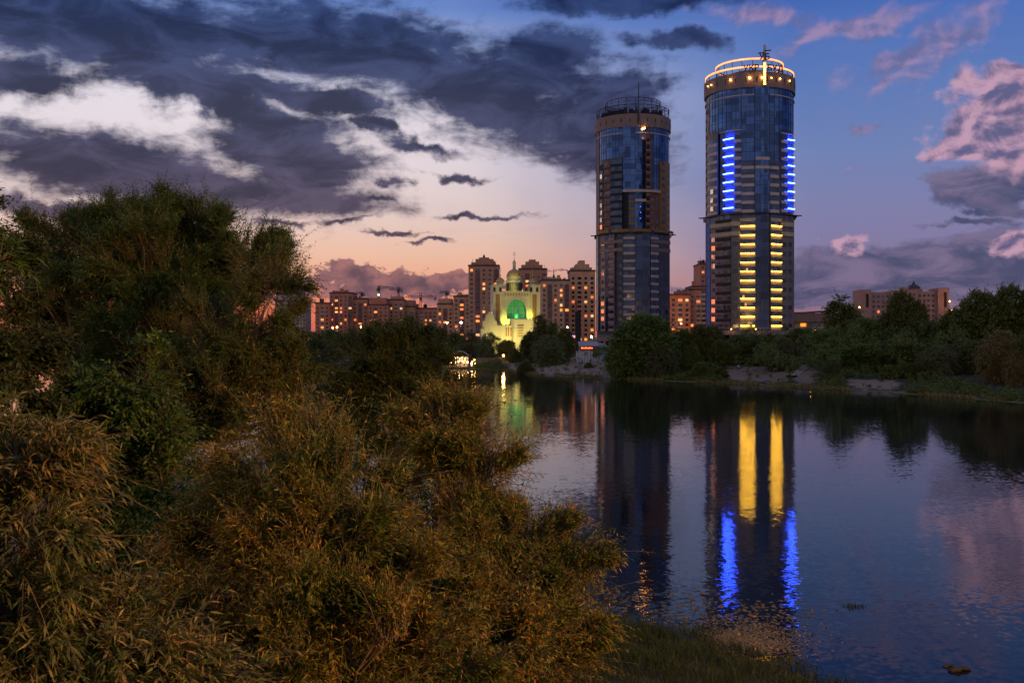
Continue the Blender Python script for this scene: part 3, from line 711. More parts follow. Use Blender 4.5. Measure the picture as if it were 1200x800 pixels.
tA = empty('round_tower', (PX(741.5, 495), 495, 0), -math.atan(PX(741.5, 495)/495), 'unlit round glass tower with a dark metal roof ring and antenna', 'tower block', 'twin round towers')
tower(tA, 0.4155, False)
tB = empty('round_tower', (PX(878, 420), 420, 0), -math.atan(PX(878, 420)/420), 'round glass tower with orange roof rings, blue strip lights above yellow ones', 'tower block', 'twin round towers')
tower(tB, 0.3512, True)
# raised terrace with columns round the foot of each tower
def podium(px0, px1, Y, ztop, label, lamps):
    x0, x1 = PX(px0, Y), PX(px1, Y); g = gz((x0+x1)/2, Y)
    r = empty('terrace', ((x0+x1)/2, Y, g), 0, label, 'terrace'); w = (x1-x0)/2
    MB().box(-w, 0, ztop-g-1.7, w, 10, ztop-g).build('deck', M['concrete'], r)
    n = 6
    for i in range(n):
        x = -w+1+(2*w-2)*i/(n-1); MB().box(x-.55, .5, -1, x+.55, 1.6, ztop-g-1.7).build('column', M['concrete'], r)
    MB().box(-w, 6, -1, w, 6.4, ztop-g-1.72).build('back_wall', M['black'], r)
    m = MB()
    for i in range(30):
        x = -w+2*w*i/29; m.box(x-.04, .1, ztop-g, x+.04, .18, ztop-g+1.05)
    m.box(-w, .08, ztop-g+1.05, w, .2, ztop-g+1.13).build('railing', M['pale_metal'], r)
    return r
podium(836, 936, 393, 14.6, 'raised concrete terrace on columns at the foot of the lit tower', 1)
podium(694, 730, 468, 11.8, 'bare concrete frame at the foot of the unlit tower', 0)

# ------------------------------------------------------------------ street lamps on the far side and lit signs
def lamp_far(px, py, Y, mat='lamp_na', rad=0.5, label='', power=0, col=(1, .42, .1), group='street lamps across the lake'):
    x, z = PX(px, Y), PZ(py, Y); g = gz(x, Y)
    r = empty('street_lamp', (x, Y, g), 0, label, 'street lamp', group)
    h = max(0.6, z-g)
    MB().tube([(0, 0.35, -0.3), (0, 0.35, h), (0, 0.1, h+0.15)], [0.11, 0.08, 0.06], 6).build('pole', M['metal'], r)
    MB().lathe([(0.02, -rad), (rad*.75, -rad*.6), (rad, 0), (rad*.75, rad*.6), (0.02, rad)], 10, (0, 0, h)).build('lamp_globe', M[mat], r, True)
    if power:
        l = bpy.data.lights.new('lamp_light', 'POINT'); l.energy = power; l.color = col; l.shadow_soft_size = rad*1.3
        lo = bpy.data.objects.new('lamp_light', l); COL.objects.link(lo); lo.parent = r; lo.location = (0, -rad*1.6, h)
    return r
LAMPS = [(323.5, 383, 640, 'lamp_na', .42, 'orange street lamp left of the pale stepped block, leftmost of the row', 1200),
 (341.5, 383, 640, 'lamp_na', .36, 'orange street lamp at the foot of the pale stepped block, second of the row', 1200),
 (390, 384, 640, 'lamp_na', .36, 'orange street lamp, left of the close pair below the red brick row', 14000),
 (395, 383, 655, 'lamp_na', .45, 'orange street lamp, right of the close pair below the red brick row', 14000),
 (423, 383, 650, 'lamp_na', .45, 'orange street lamp below the middle of the red brick row', 14000),
 (524, 378, 600, 'lamp_w', .5, 'white floodlight on a mast, left of the pair beside the church', 3000),
 (540.5, 378, 600, 'lamp_w', .62, 'white floodlight on a mast, nearer to the church of the pair', 4000),
 (590, 416.5, 395, 'lamp_na', .42, 'orange lamp at the water edge below the church', 1500),
 (573.5, 373.5, 470, 'lamp_w', .38, 'small white lamp above the church porch', 400),
 (665, 383.5, 500, 'lamp_w', .35, 'white lamp by the dark pylon', 800),
 (693, 394.5, 455, 'lamp_w', .45, 'white lamp above the pale kiosk', 900),
 (796.5, 387, 560, 'lamp_na', .55, 'bright orange lamp between the two towers, lowest of the three there', 15000),
 (801, 392, 560, 'lamp_na', .45, 'orange lamp between the two towers, rightmost of the three there', 12000),
 (798, 379, 575, 'lamp_na', .35, 'orange lamp between the two towers, topmost of the three there', 6000),
 (857, 385.5, 392, 'lamp_na', .17, 'small orange lamp on the terrace of the lit tower, left one', 60),
 (885.5, 385.5, 392, 'lamp_na', .17, 'small orange lamp on the terrace of the lit tower, below the yellow strips', 60),
 (950, 425, 292, 'lamp_na', .3, 'orange lamp at the head of the path above the sandy beach', 350),
 (955.5, 386.5, 440, 'lamp_na', .3, 'small orange lamp in front of the low red-edged hall', 400),
 (1007, 360, 560, 'lamp_na', .4, 'orange lamp at the left foot of the brick hotel', 1500),
 (1113, 353, 590, 'lamp_na', .4, 'orange lamp at the right corner of the brick hotel, upper one', 1500),
 (1116, 364, 570, 'lamp_na', .4, 'orange lamp at the right corner of the brick hotel, lower one', 1500)]
for a in LAMPS: lamp_far(a[0], a[1], a[2], a[3], a[4], a[5], a[6]*1.0, (1, .42, .1) if a[3] == 'lamp_na' else (1, .8, .45))

# ------------------------------------------------------------------ apartment blocks
def block(px0, px1, py_top, Y, dep, mat, label, lit=0.16, crown=None, stor=3.0, bayw=3.4, seed=0, step=None, spire=None, name='apartment_block', rot=0.0):
    rg = random.Random(seed+int(px0)); x0, x1 = PX(px0, Y), PX(px1, Y); xc = (x0+x1)/2; g = gz(xc, Y); w = (x1-x0)/2
    r = empty(name, (xc, Y, g), rot, label, 'apartment block', 'apartment blocks beyond the lake')
    zt = PZ(py_top, Y)-g
    bodies = [(-w, w, zt)]
    if step: bodies = [(PX(a, Y)-xc, PX(b, Y)-xc, PZ(p, Y)-g) for a, b, p in step]
    wl = MB()
    for k, (a, b, h) in enumerate(bodies): wl.box(a, 0.15*k, -2, b, dep-0.1*k, h)
    wl.build('wall', mat, r)
    cor = MB()
    for k, (a, b, h) in enumerate(bodies): cor.box(a-.3, 0.15*k-.35, h-.5, b+.3, dep-.1*k+.3, h+.5)
    cor.build('cornice', M['roof_dark'], r)
    if crown:
        for q, (a, b, p0, p1) in enumerate(crown): MB().box(PX(a, Y)-xc, 2+q, PZ(p0, Y)-g, PX(b, Y)-xc, dep-2-q, PZ(p1, Y)-g).build('roof_storey', mat, r)
    if spire:
        px, p0, p1 = spire; MB().lathe([(1.1, 0), (1.0, 1.2), (.3, 3.2), (.08, PZ(p1, Y)-PZ(p0, Y))], 8, (PX(px, Y)-xc, dep/2, PZ(p0, Y)-g)).build('spire', M['roof_dark'], r)
    for q in range(rg.randint(2, 4)):
        a, b, h = rg.choice(bodies); xx = rg.uniform(a+1, b-1); hh = rg.uniform(1.2, 3.2); ww = rg.uniform(.5, 1.6)
        MB().box(xx-ww, dep*.3, h, xx+ww, dep*.3+2, h+.5+hh).build('roof_shed', mat, r)
    a, b, h = bodies[-1]; xx = rg.uniform(a+1, b-1); MB().tube([(xx, dep*.4, h), (xx, dep*.4, h+rg.uniform(3, 6))], .12, 4).build('aerial', M['metal'], r)
    wins, logs = Parts(r, 'window'), MB()
    for k, (a, b, h) in enumerate(bodies):
        y = 0.15*k
        n = max(2, int((b-a)/bayw)); bw = (b-a)/n; fl = int((h-2)/stor)
        for i in range(n):
            c = a+bw*(i+.5); logg = (i % 3 == 1)
            if logg: logs.box(c-bw*.4, y-.22, 3.5, c+bw*.4, y-.02, h-3.2)
            for j in range(fl):
                z = 1.6+j*stor
                if z+1.7 > h-.6: continue
                on = rg.random() < lit
                mt = M[rg.choice(['lit_a', 'lit_a', 'lit_b', 'lit_b', 'lit_c'])] if on else M['win']
                ww = bw*.21 if not logg else bw*.3
                wins.add(MB().box(c-ww, y-.32 if logg else y-.1, z, c+ww, y-.05, z+1.55), mt, (5 if on else 1)+rg.random()*.5, 'window lit from inside' if on else None)
    logs.build('loggia_shaft', M['rust'] if rg.random() < .5 else M['brick3'], r)
    wins.flush(); return r
block(322, 356, 347, 780, 22, M['pale_block'], 'pale stepped apartment block at the left end of the skyline', .14, step=[(322, 334, 352), (334, 351.5, 336), (351.5, 358, 354)], seed=1)
block(369.5, 386, 355, 760, 20, M['brick2'], 'low red block with an orange lit foot, left end of the brick row', .16, seed=2)
block(386.2, 413, 343, 770, 22, M['brick2'], 'red brick block with a raised square roof tower', .16, crown=[(391, 404, 344, 340.5)], seed=3)
block(413.3, 431, 350, 775, 20, M['brick'], 'narrow brown block right of the one with the square roof tower', .15, crown=[(415, 429, 351, 348.6)], seed=4)
block(431.3, 455, 357, 765, 20, M['brick2'], 'brown block under construction with the green lit crane on it', .18, crown=[(432, 452, 358, 348.8)], seed=5)
block(455.3, 473, 351, 780, 20, M['brick'], 'flat roofed brown block directly right of the green lit crane', .14, crown=[(457, 471, 352, 347)], seed=6)
block(473.3, 486, 359, 790, 20, M['brick'], 'low brown block with a dark blue penthouse storey', .14, crown=[(474, 485, 360, 351.5)], seed=7)
block(486.3, 512, 361, 800, 20, M['brick2'], 'long low brown block left of the tan terraced block', .11, seed=8)
block(512.3, 531, 356, 700, 22, M['brick3'], 'tan block with a crane behind its roof, left of the church', .18, crown=[(513, 529, 357, 349.5)], seed=9)
block(531.3, 551, 347, 690, 24, M['brick3'], 'tan block adjoining the tall high-rise left of the church', .16, crown=[(535, 549, 348, 345)], seed=10)
block(549, 585, 311, 640, 26, M['brick'], 'tall brown high-rise with stepped lantern roof behind the church left tower', .18, crown=[(552, 581, 312, 307), (557, 578, 307.5, 303), (561, 573, 303.5, 301)], spire=(566.5, 302, 297), seed=11)
block(608, 641, 315, 660, 26, M['brick'], 'dark brown high-rise with stepped roof behind the main church dome', .19, crown=[(611, 636, 316, 310), (616, 632, 310.5, 306), (620, 628, 306.5, 303.5)], seed=12)
block(634.5, 667.5, 328, 600, 26, M['brick3'], 'tan high-rise with a thin roof spire right of the church', .18, crown=[(642, 658, 329, 325)], spire=(650, 326, 312), seed=13)
block(668, 697.5, 317, 630, 26, M['brick3'], 'tan stepped high-rise between the spire block and the unlit tower', .18, crown=[(671, 694, 318, 313), (675, 691, 313.5, 309), (679, 686, 309.5, 304.5)], seed=14)
block(785, 809, 345, 600, 24, M['brick2'], 'orange lit brick block between the two towers', .16, seed=15)
block(807.5, 829, 336, 620, 24, M['brick2'], 'taller orange lit brick block touching the lit tower', .18, step=[(807.5, 829, 339), (811, 829, 335.5)], seed=16)
block(820.5, 834, 309, 660, 24, M['brick2'], 'narrow slab peeping out left of the lit tower', .11, seed=17)

# hotel on the right
Yh = 600; xc = PX(1060, Yh); gh = gz(xc, Yh)
h = empty('hotel', (xc, Yh, gh), R_(-6), 'broad brick hotel with two slotted corner pylons above the right bank trees', 'hotel')
hx = lambda px: PX(px, Yh)-xc
hz = lambda py: PZ(py, Yh)-gh
MB().box(hx(1022), 3, -2, hx(1046), 20, hz(342)).box(hx(1075), 3, -2, hx(1098), 20, hz(341)).build('wing', M['hotel_brick'], h)
MB().box(hx(1045.7), 1, -2, hx(1075.3), 24, hz(340)).build('wall', M['hotel_brick'], h)
for a, b, t in ((1009, 1022.3, 339), (1097.7, 1110, 337.5)):
    MB().box(hx(a), 0, -2, hx(b), 18, hz(t)).build('pylon', M['hotel_brick'], h)
    MB().box(hx((a+b)/2+.6), -.15, hz(360), hx((a+b)/2+3.6), -.02, hz(t+5)).build('stair_slot', M['black'], h)
MB().lathe([(4.2, 0), (4.2, 2.0), (3.0, 3.4), (1.2, 4.2), (.1, 6.6)], 12, (hx(1077), 12, hz(340.3))).build('roof_lantern', M['roof_dark'], h)
MB().box(hx(1061), 5, hz(340.5), hx(1068), 15, hz(336)).box(hx(1070), 6, hz(340.5), hx(1084), 18, hz(338)).build('roof_storey', M['hotel_brick'], h)
wp = Parts(h, 'window'); rg = random.Random(77)
for a, b, y, t in ((1024, 1045, 3, 344), (1047, 1074, 1, 342), (1076.5, 1096.5, 3, 343)):
    n = int((hx(b)-hx(a))/2.6)
    for i in range(n):
        for j in range(9):
            c = hx(a)+(hx(b)-hx(a))*(i+.5)/n; z = hz(t)-2.4-j*3.1
            on = rg.random() < .05
            wp.add(MB().box(c-.7, y-.1, z, c+.7, y-.03, z+1.6), M['lit_b'] if on else M['win'], 5 if on else 1)
wp.flush()

# low hall with red roof edges, right of the lit tower
Yl = 455; xl = PX(965, Yl); gl = gz(xl, Yl); hl = empty('market_hall', (xl, Yl, gl), 0, 'low beige hall with red edged roof right of the lit tower', 'hall')
lx = lambda px: PX(px, Yl)-xl
lz = lambda py: PZ(py, Yl)-gl
MB().box(lx(928), 0, -2, lx(1002), 30, lz(377)).build('wall', M['beige'], hl)
MB().prism([(lx(926), -2.2), (lx(1004), -2.2), (lx(1004), 32), (lx(926), 32)], lz(377), lz(367.0)).build('roof', M['concrete'], hl)
MB().hexa([(lx(926), -2.4, lz(367.2)), (lx(953), -2.4, lz(367.2)), (lx(953), 32, lz(367.2)), (lx(926), 32, lz(367.2)), (lx(926), -2.4, lz(365.8)), (lx(953), -2.4, lz(365.4)), (lx(953), 32, lz(365.4)), (lx(926), 32, lz(365.8))]).build('fascia', M['rust'], hl)
MB().hexa([(lx(948), 1, lz(366)), (lx(1004), 1, lz(363.5)), (lx(1004), 30, lz(363.5)), (lx(948), 30, lz(366)), (lx(948), 1, lz(364.9)), (lx(1004), 1, lz(361.2)), (lx(1004), 30, lz(361.2)), (lx(948), 30, lz(364.9))]).build('fascia', M['rust'], hl)
MB().box(lx(938), -.2, lz(382.5), lx(944.5), -.05, lz(378.8)).build('window', M['lit_a'], hl)['label'] = 'lit orange window'
MB().box(lx(948), -.2, lz(382.5), lx(962), -.05, lz(379)).build('window', M['win'], hl)

# ------------------------------------------------------------------ church
Yc = 470; xk = PX(597, Yc); gk = gz(xk, Yc); ch = empty('church', (xk, Yc, gk), R_(6), 'floodlit pale church with bronze domes and a glowing green arched window', 'church')
kx = lambda px: PX(px, Yc)-xk
kz = lambda py: PZ(py, Yc)-gk
def arch(w, h, n=18):            # pointed-round arch outline, base at 0
    pts = [(-w, 0)]
    for i in range(n+1):
        t = math.pi*(1-i/n); pts.append((w*math.cos(t)*1.0, h*.22+h*.78*math.sin(t)**0.85))
    return pts+[(w, 0)]
def slab(mb, outline, y0, y1, ox=0, oz=0):
    n = len(outline); b = len(mb.v)
    mb.v += [(ox+x, y0, oz+z) for x, z in outline]+[(ox+x, y1, oz+z) for x, z in outline]
    mb.f.append(tuple(b+i for i in range(n))); mb.f.append(tuple(b+n+i for i in reversed(range(n))))
    for i in range(n):
        j = (i+1) % n; mb.f.append((b+j, b+i, b+n+i, b+n+j))
    return mb
# body with the arched recess left open: built as piers, spandrel strips and a back wall
body = MB()
ax, ah, az0 = kx(605.5), kz(350.5)-kz(373.5), kz(373.5)
hw = (kx(617.5)-kx(594.5))/2
xl0, xr0, ztop = kx(588), kx(622.5), kz(341)
out = arch(hw, ah)
body.box(xl0, 0, -1, xr0, 3, az0)
pts = [(ax+x, az0+z) for x, z in out]
for (xa, za), (xb, zb) in zip(pts[:-1], pts[1:]):
    if xb-xa > 1e-4: body.hexa([(xa, 0, za), (xb, 0, zb), (xb, 3, zb), (xa, 3, za), (xa, 0, ztop), (xb, 0, ztop), (xb, 3, ztop), (xa, 3, ztop)])
body.box(xl0, 0, az0, ax-hw, 3, ztop).box(ax+hw, 0, az0, xr0, 3, ztop)
body.box(xl0, 3, -1, xr0, 22, ztop-.1).build('wall', M['stone'], ch)
gm, ntg, outg = newmat('green_arch_glass')
pg = N(ntg, 'ShaderNodeBsdfPrincipled'); ntg.links.new(pg.outputs[0], outg.inputs[0]); pg.inputs['Base Color'].default_value = (0.04, 0.30, 0.10, 1); pg.inputs['Roughness'].default_value = .35
tg_ = N(ntg, 'ShaderNodeTexCoord'); ng = N(ntg, 'ShaderNodeTexNoise'); ng.inputs['Scale'].default_value = .5; ntg.links.new(tg_.outputs['Object'], ng.inputs[0])
pg.inputs['Emission Color'].default_value = (0.03, 0.42, 0.13, 1); ntg.links.new(math_(ntg, 'MULTIPLY_ADD', ng.outputs[0], .35, .03), pg.inputs['Emission Strength'])
slab(MB(), [(x*.995, z*.995) for x, z in out], 2.2, 2.4, ax, az0).build('arch_window', gm, ch)
m = MB()
for k in range(-2, 3): m.box(ax+k*hw*.36-.07, 2.05, az0, ax+k*hw*.36+.07, 2.18, az0+ah*(.93-.11*k*k))
for q in (.3, .55): m.box(ax-hw*.96, 2.0, az0+ah*q, ax+hw*.96, 2.04, az0+ah*q+.12)
m.box(ax-hw*1.05, -.6, az0-.35, ax+hw*1.05, 2.1, az0).build('arch_mullions', M['stone'], ch)
for q in (589.3, 592.2, 619.2, 621.2): MB().box(kx(q)-.22, -.16, az0+.3, kx(q)+.22, -.01, kz(345.5)).build('pilaster', M['stone'], ch)
MB().box(xl0+.1, -.35, kz(342.4), xr0-.1, -.01, kz(341.2)).build('cornice', M['stone'], ch)
MB().box(xl0+.1, -.2, kz(347.0), xr0-.1, -.01, kz(346.6)).build('string_course', M['stone'], ch)
for q in range(9): MB().box(kx(592+3.3*q)-.28, -.14, kz(345.9), kx(592+3.3*q)+.28, -.012, kz(343.4)).build('frieze_opening', M['ochre'], ch)
ar = MB(); o1 = arch(hw*1.02, ah*1.01); o2 = arch(hw*1.12, ah*1.07)
for k in range(len(o1)-1): ar.hexa([(ax+o1[k][0], -.22, az0+o1[k][1]), (ax+o1[k+1][0], -.22, az0+o1[k+1][1]), (ax+o1[k+1][0], -.02, az0+o1[k+1][1]), (ax+o1[k][0], -.02, az0+o1[k][1]), (ax+o2[k][0], -.22, az0+o2[k][1]), (ax+o2[k+1][0], -.22, az0+o2[k+1][1]), (ax+o2[k+1][0], -.02, az0+o2[k+1][1]), (ax+o2[k][0], -.02, az0+o2[k][1])])
ar.build('archivolt', M['stone'], ch)
for a, b, t in ((577, 588, 334.5), (622.3, 633, 335)):        # corner towers with tall dark slots
    MB().box(kx(a), -1.2, -1, kx(b), 12, kz(t)).build('corner_tower', M['stone'], ch)
    MB().box(kx(a)-.25, -1.5, kz(t), kx(b)+.25, 12.2, kz(t)+.5).build('cornice', M['stone'], ch)
    c = (kx(a)+kx(b))/2+(.2 if a < 600 else -.6)
    MB().box(c-1.0, -1.32, kz(379), c+1.0, -1.19, kz(345)).build('slot_window', M['ochre'], ch)
    for d in (-1.6, 1.3): MB().box(c+d-.55, -1.32, kz(342), c+d+.55, -1.19, kz(337)).build('belfry_opening', M['black'], ch)
for px, ym, r in ((587.5, 330.5, 2.0), (626, 331, 2.1)):      # small domes
    c = (kx(px), 5, kz(335))
    MB().lathe([(r, 0), (r, kz(ym)-kz(335))], 16, c).build('small_drum', M['stone'], ch)
    c = (kx(px), 5, kz(ym)); o = MB().lathe([(r*1.12, 0), (r*1.1, .5), (r*.9, 1.4), (r*.5, 2.1), (.2, 2.4), (.15, 3.3), (.3, 3.7), (.03, 4.1)], 16, c).build('small_dome', M['gold'], ch, True)
    MB().box(c[0]-.08, 4.92, c[2]+4, c[0]+.08, 5.08, c[2]+7).box(c[0]-.6, 4.93, c[2]+5.7, c[0]+.6, 5.07, c[2]+5.9).build('cross', M['gold'], o)
dc = (kx(605), 9, 0); dr = (kx(614)-kx(596))/2
MB().lathe([(dr+.5, kz(342)), (dr+.5, kz(341)), (dr, kz(340.5)), (dr, kz(330)), (dr+.45, kz(329.4)), (dr+.45, kz(327.5)), (dr, kz(327)), (dr, kz(323.8)), (dr+.3, kz(323.3)), (dr+.3, kz(322.5))], 24, dc).build('main_drum', M['stone'], ch)
for i in range(12):
    a = R_(-82.5+15*i); w = .27
    c = (dc[0]+(dr+.1)*math.sin(a), dc[1]-(dr+.1)*math.cos(a))
    u = (math.cos(a)*w, math.sin(a)*w); v = (-math.sin(a)*.12, math.cos(a)*.12); zb, zt_ = kz(339.5), kz(330.3)
    q = [(c[0]-u[0]-v[0], c[1]-u[1]-v[1]), (c[0]+u[0]-v[0], c[1]+u[1]-v[1]), (c[0]+u[0]+v[0], c[1]+u[1]+v[1]), (c[0]-u[0]+v[0], c[1]-u[1]+v[1])]
    MB().hexa([(x, y, zb) for x, y in q]+[(x, y, zt_) for x, y in q]).build('drum_window', M['black'], ch)
d0 = kz(322.5)
dm = MB().lathe([(dr+.15, d0), (dr+.1, d0+.9), (dr*.86, d0+2.0), (dr*.6, d0+2.9), (dr*.3, d0+3.4), (.8, d0+3.6), (.8, d0+3.7)], 28, dc).build('main_dome', M['gold'], ch, True)
MB().lathe([(.75, d0+3.5), (.75, d0+6.2), (.95, d0+6.3), (.9, d0+6.8), (.3, d0+7.8), (.12, d0+8.4)], 14, dc).build('lantern', M['stone'], ch)
z = d0+8.3
MB().box(dc[0]-.1, 8.92, z, dc[0]+.1, 9.08, z+3.9).box(dc[0]-.95, 8.93, z+2.3, dc[0]+.95, 9.07, z+2.5).box(dc[0]-.5, 8.94, z+3.1, dc[0]+.5, 9.06, z+3.25).build('cross', M['gold'], dm)
MB().box(kx(571), -9, -1, kx(597), -1.6, kz(381.5)).box(kx(597), -7, -1, kx(623), -.4, kz(374.2)).build('porch', M['stone'], ch)
slab(MB(), [(-3.4, 0), (-3.4, 2.6), (-2.2, 3.4), (-1.9, 5.5), (-.8, 6.4), (0, 7.4), (.8, 6.4), (1.9, 5.5), (2.2, 3.4), (3.4, 2.6), (3.4, 0)], -9.4, -8.6, kx(572), kz(383.5)).build('porch_gable', M['stone'], ch)
MB().box(kx(562), -8.8, -1, kx(571), -3, kz(385.5)).box(kx(566), -8.9, -1, kx(571), -3.2, kz(381)).build('stair_wall', M['stone'], ch)
MB().hexa([(kx(598), -7.2, -.6), (kx(620), -7.2, -.6), (kx(620), -7.0, -.6), (kx(598), -7.0, -.6), (kx(598), -7.2, kz(385)), (kx(620), -7.2, kz(385)), (kx(620), -7.0, kz(385)), (kx(598), -7.0, kz(385))]).build('porch_wall', M['stone'], ch)
for k in range(5): MB().box(kx(604.5), -7.34, kz(394-3*k), kx(611.5), -7.22, kz(393-3*k)).build('louvre', M['ochre'], ch)
for k, px in enumerate((590.5, 593, 595.8)): MB().box(kx(px), -9.12, kz(394), kx(px+1.3), -9.02, kz(384)).build('slot_window', M['ochre'], ch)
def chlight(px, y, py, e, col, lab):
    lx_, lz_ = kx(px), max(0.4, kz(py))
    w = ch.matrix_basis @ Vector((lx_, y, lz_))
    f = empty('floodlight', w, 0, lab, 'floodlight', 'floodlights round the church')
    MB().box(-.25, -.15, -.2, .25, .15, .2).build('housing', M['metal'], f)
    l = bpy.data.lights.new('flood_beam', 'SPOT'); l.energy = e; l.color = col; l.spot_size = R_(100); l.spot_blend = .7; l.shadow_soft_size = .4
    lo = bpy.data.objects.new('flood_beam', l); COL.objects.link(lo); lo.parent = f
    lo.rotation_euler = Vector((0, 1, .75)).to_track_quat('-Z', 'Y').to_euler(); lo.location = (0, .2, .3)
ch.rotation_euler = (0, 0, R_(6)); bpy.context.view_layer.update()
chlight(591.5, -3.6, 380.8, 3000, (.95, .95, .14), 'floodlight on the porch roof at the left of the green arch')
chlight(620, -3.4, 373.6, 2000, (.9, .92, .15), 'floodlight on the porch roof at the right of the green arch')
chlight(582, -18, 430, 11000, (1, .80, .22), 'ground floodlight in front of the church left tower')
chlight(612, -22, 430, 13000, (1, .80, .22), 'ground floodlight in front of the church steps')
chlight(632, -16, 430, 7500, (1, .80, .22), 'ground floodlight in front of the church right tower')
chlight(605.5, .9, 373, 450, (.3, 1, .35), 'small floodlight on the sill of the green arch')
chlight(600, -.0, 340.5, 2200, (1, .86, .22), 'floodlight on the church roof before the main drum')
LAMP_E = 60000.0
# ------------------------------------------------------------------ foliage
def unit(v): return v/np.maximum(np.linalg.norm(v, axis=-1, keepdims=True), 1e-9)
def rnd_unit(rg, n): return unit(rg.normal(size=(n, 3)))
def rng_n(rg, n): return rg.normal(size=(n, 3))
def leaf_quads(P, D, Wd, L, W, sag):
    """rhombic leaves: base, widest point left/right, tip that sags"""
    n = len(P); T = P+D*L[:, None]; T[:, 2] -= sag*L
    Mi = P+D*(L*.42)[:, None]; Mi[:, 2] += sag*L*.10
    V = np.empty((n, 4, 3)); V[:, 0] = P; V[:, 1] = Mi+Wd*(W/2)[:, None]; V[:, 2] = T; V[:, 3] = Mi-Wd*(W/2)[:, None]
    return V.reshape(-1, 3), np.arange(n*4).reshape(n, 4)
def sprays(rg, C, CR, OUT, per, nleaf, slen, llen, lwid, droop, upb=.25, outb=.7, stiff=.65, curl=.15, spread=.8, lnoise=.22):
    """leafy twigs round the clump centres C (radius CR) leaning along OUT; returns leaf V,Q and twig polylines"""
    n = len(C)*per; ci = np.repeat(np.arange(len(C)), per)
    o = C[ci]+rnd_unit(rg, n)*(CR[ci]*rg.uniform(.05, .75, n)**.7)[:, None]
    d = unit(rnd_unit(rg, n)*spread+OUT[ci]*outb+np.array([0, 0, upb]))
    sl = slen*rg.uniform(.55, 1.3, n)*np.where(rg.random(n) < .10, 1.7, 1.0)*np.clip(CR[ci]/CR.mean(), .6, 1.5)
    t = np.linspace(.06, 1.0, nleaf)
    pos = o[:, None]+d[:, None]*(sl[:, None]*t)[..., None]; pos[..., 2] -= droop*sl[:, None]*t**2
    tan = np.repeat(d[:, None], nleaf, 1).copy(); tan[..., 2] -= 2*droop*t; tan = unit(tan)
    sd = rnd_unit(rg, n); sd = unit(sd-d*(sd*d).sum(1, keepdims=True))
    sgn = np.where(np.arange(nleaf) % 2, 1, -1)[None, :, None]
    ld = unit(tan*stiff+sd[:, None]*sgn*.55+rg.normal(size=(n, nleaf, 3))*lnoise+np.array([0, 0, -.08-droop*.3]))
    P = pos.reshape(-1, 3); D = ld.reshape(-1, 3); m = len(P)
    w = np.cross(D, unit(np.array([0, 0, 1.])+rg.normal(size=(m, 3))*.55)); w = unit(w)
    L = llen*rg.uniform(.6, 1.2, m); Wd = lwid*rg.uniform(.75, 1.2, m)
    V, Q = leaf_quads(P, D, w, L, Wd, curl)
    tw = o[:, None]+d[:, None]*(sl[:, None]*np.array([0, .35, .7, 1.0]))[..., None]; tw[..., 2] -= droop*sl[:, None]*np.array([0, .35, .7, 1.0])**2
    return V, Q, tw
def ribbon(tw, r):
    """thin three-sided twigs along polylines (n x k x 3)"""
    n, k, _ = tw.shape; a = np.array([0, 2.094, 4.189]); off = np.stack([np.cos(a), np.sin(a)*.7, np.sin(a)*.7], 1)
    tp = np.linspace(1, .35, k)
    V = tw[:, :, None]+off[None, None]*(r*tp)[None, :, None, None]
    base = (np.arange(n)[:, None, None]*k+np.arange(k-1)[None, :, None])*3; j = np.arange(3)[None, None]
    Q = np.stack([base+j, base+(j+1) % 3, base+3+(j+1) % 3, base+3+j], -1).reshape(-1, 4)
    return V.reshape(-1, 3), Q
def limb_tube(mb, a, b, ra, rb, rg, sag=.08, n=6, k=5):
    a, b = Vector(a), Vector(b); L = (b-a).length; pts = []
    for i in range(k+1):
        t = i/k; p = a.lerp(b, t); w = math.sin(t*math.pi)*L*sag
        pts.append(p+Vector((rg.normal()*w*.5, rg.normal()*w*.5, w)))
    mb.tube(pts, [ra+(rb-ra)*i/k for i in range(k+1)], n)

LEAF = {}
LEAF['willow_rust'] = leaf('willow_leaf_rust', [(.007, .026, .004, 1), (.024, .062, .009, 1), (.075, .100, .014, 1), (.19, .135, .020, 1), (.32, .118, .02, 1)], .2, .5, clump=1.0)
LEAF['willow_pale'] = leaf('willow_leaf_pale', [(.012, .030, .007, 1), (.040, .064, .016, 1), (.11, .105, .032, 1), (.28, .15, .045, 1)], .2, .5, clump=1.6)
LEAF['willow_green'] = leaf('willow_leaf_green', [(.010, .036, .007, 1), (.022, .068, .013, 1), (.045, .10, .020, 1), (.085, .125, .025, 1)], .3, .45, clump=.5)
LEAF['willow_olive'] = leaf('willow_leaf_olive', [(.012, .034, .006, 1), (.032, .068, .012, 1), (.070, .098, .019, 1), (.14, .12, .026, 1)], .3, .45, clump=.6)
LEAF['dark'] = leaf('dark_leaf', [(.012, .024, .008, 1), (.026, .044, .012, 1), (.046, .066, .016, 1)], .25, clump=.6)
LEAF['fresh'] = leaf('fresh_leaf', [(.018, .046, .008, 1), (.045, .095, .016, 1), (.075, .135, .026, 1)], .3, clump=.8)
LEAF['far'] = leaf('far_leaf', [(.045, .075, .016, 1), (.092, .128, .026, 1), (.15, .17, .040, 1)], .2, objvar=.7, clump=.35)
LEAF['far_willow'] = leaf('far_willow_leaf', [(.070, .090, .034, 1), (.115, .130, .050, 1), (.16, .165, .07, 1)], .2, objvar=.5, clump=.35)
LEAF['far_gold'] = leaf('far_golden_leaf', [(.10, .092, .030, 1), (.17, .145, .045, 1), (.24, .185, .06, 1)], .2, objvar=.3, clump=.35)

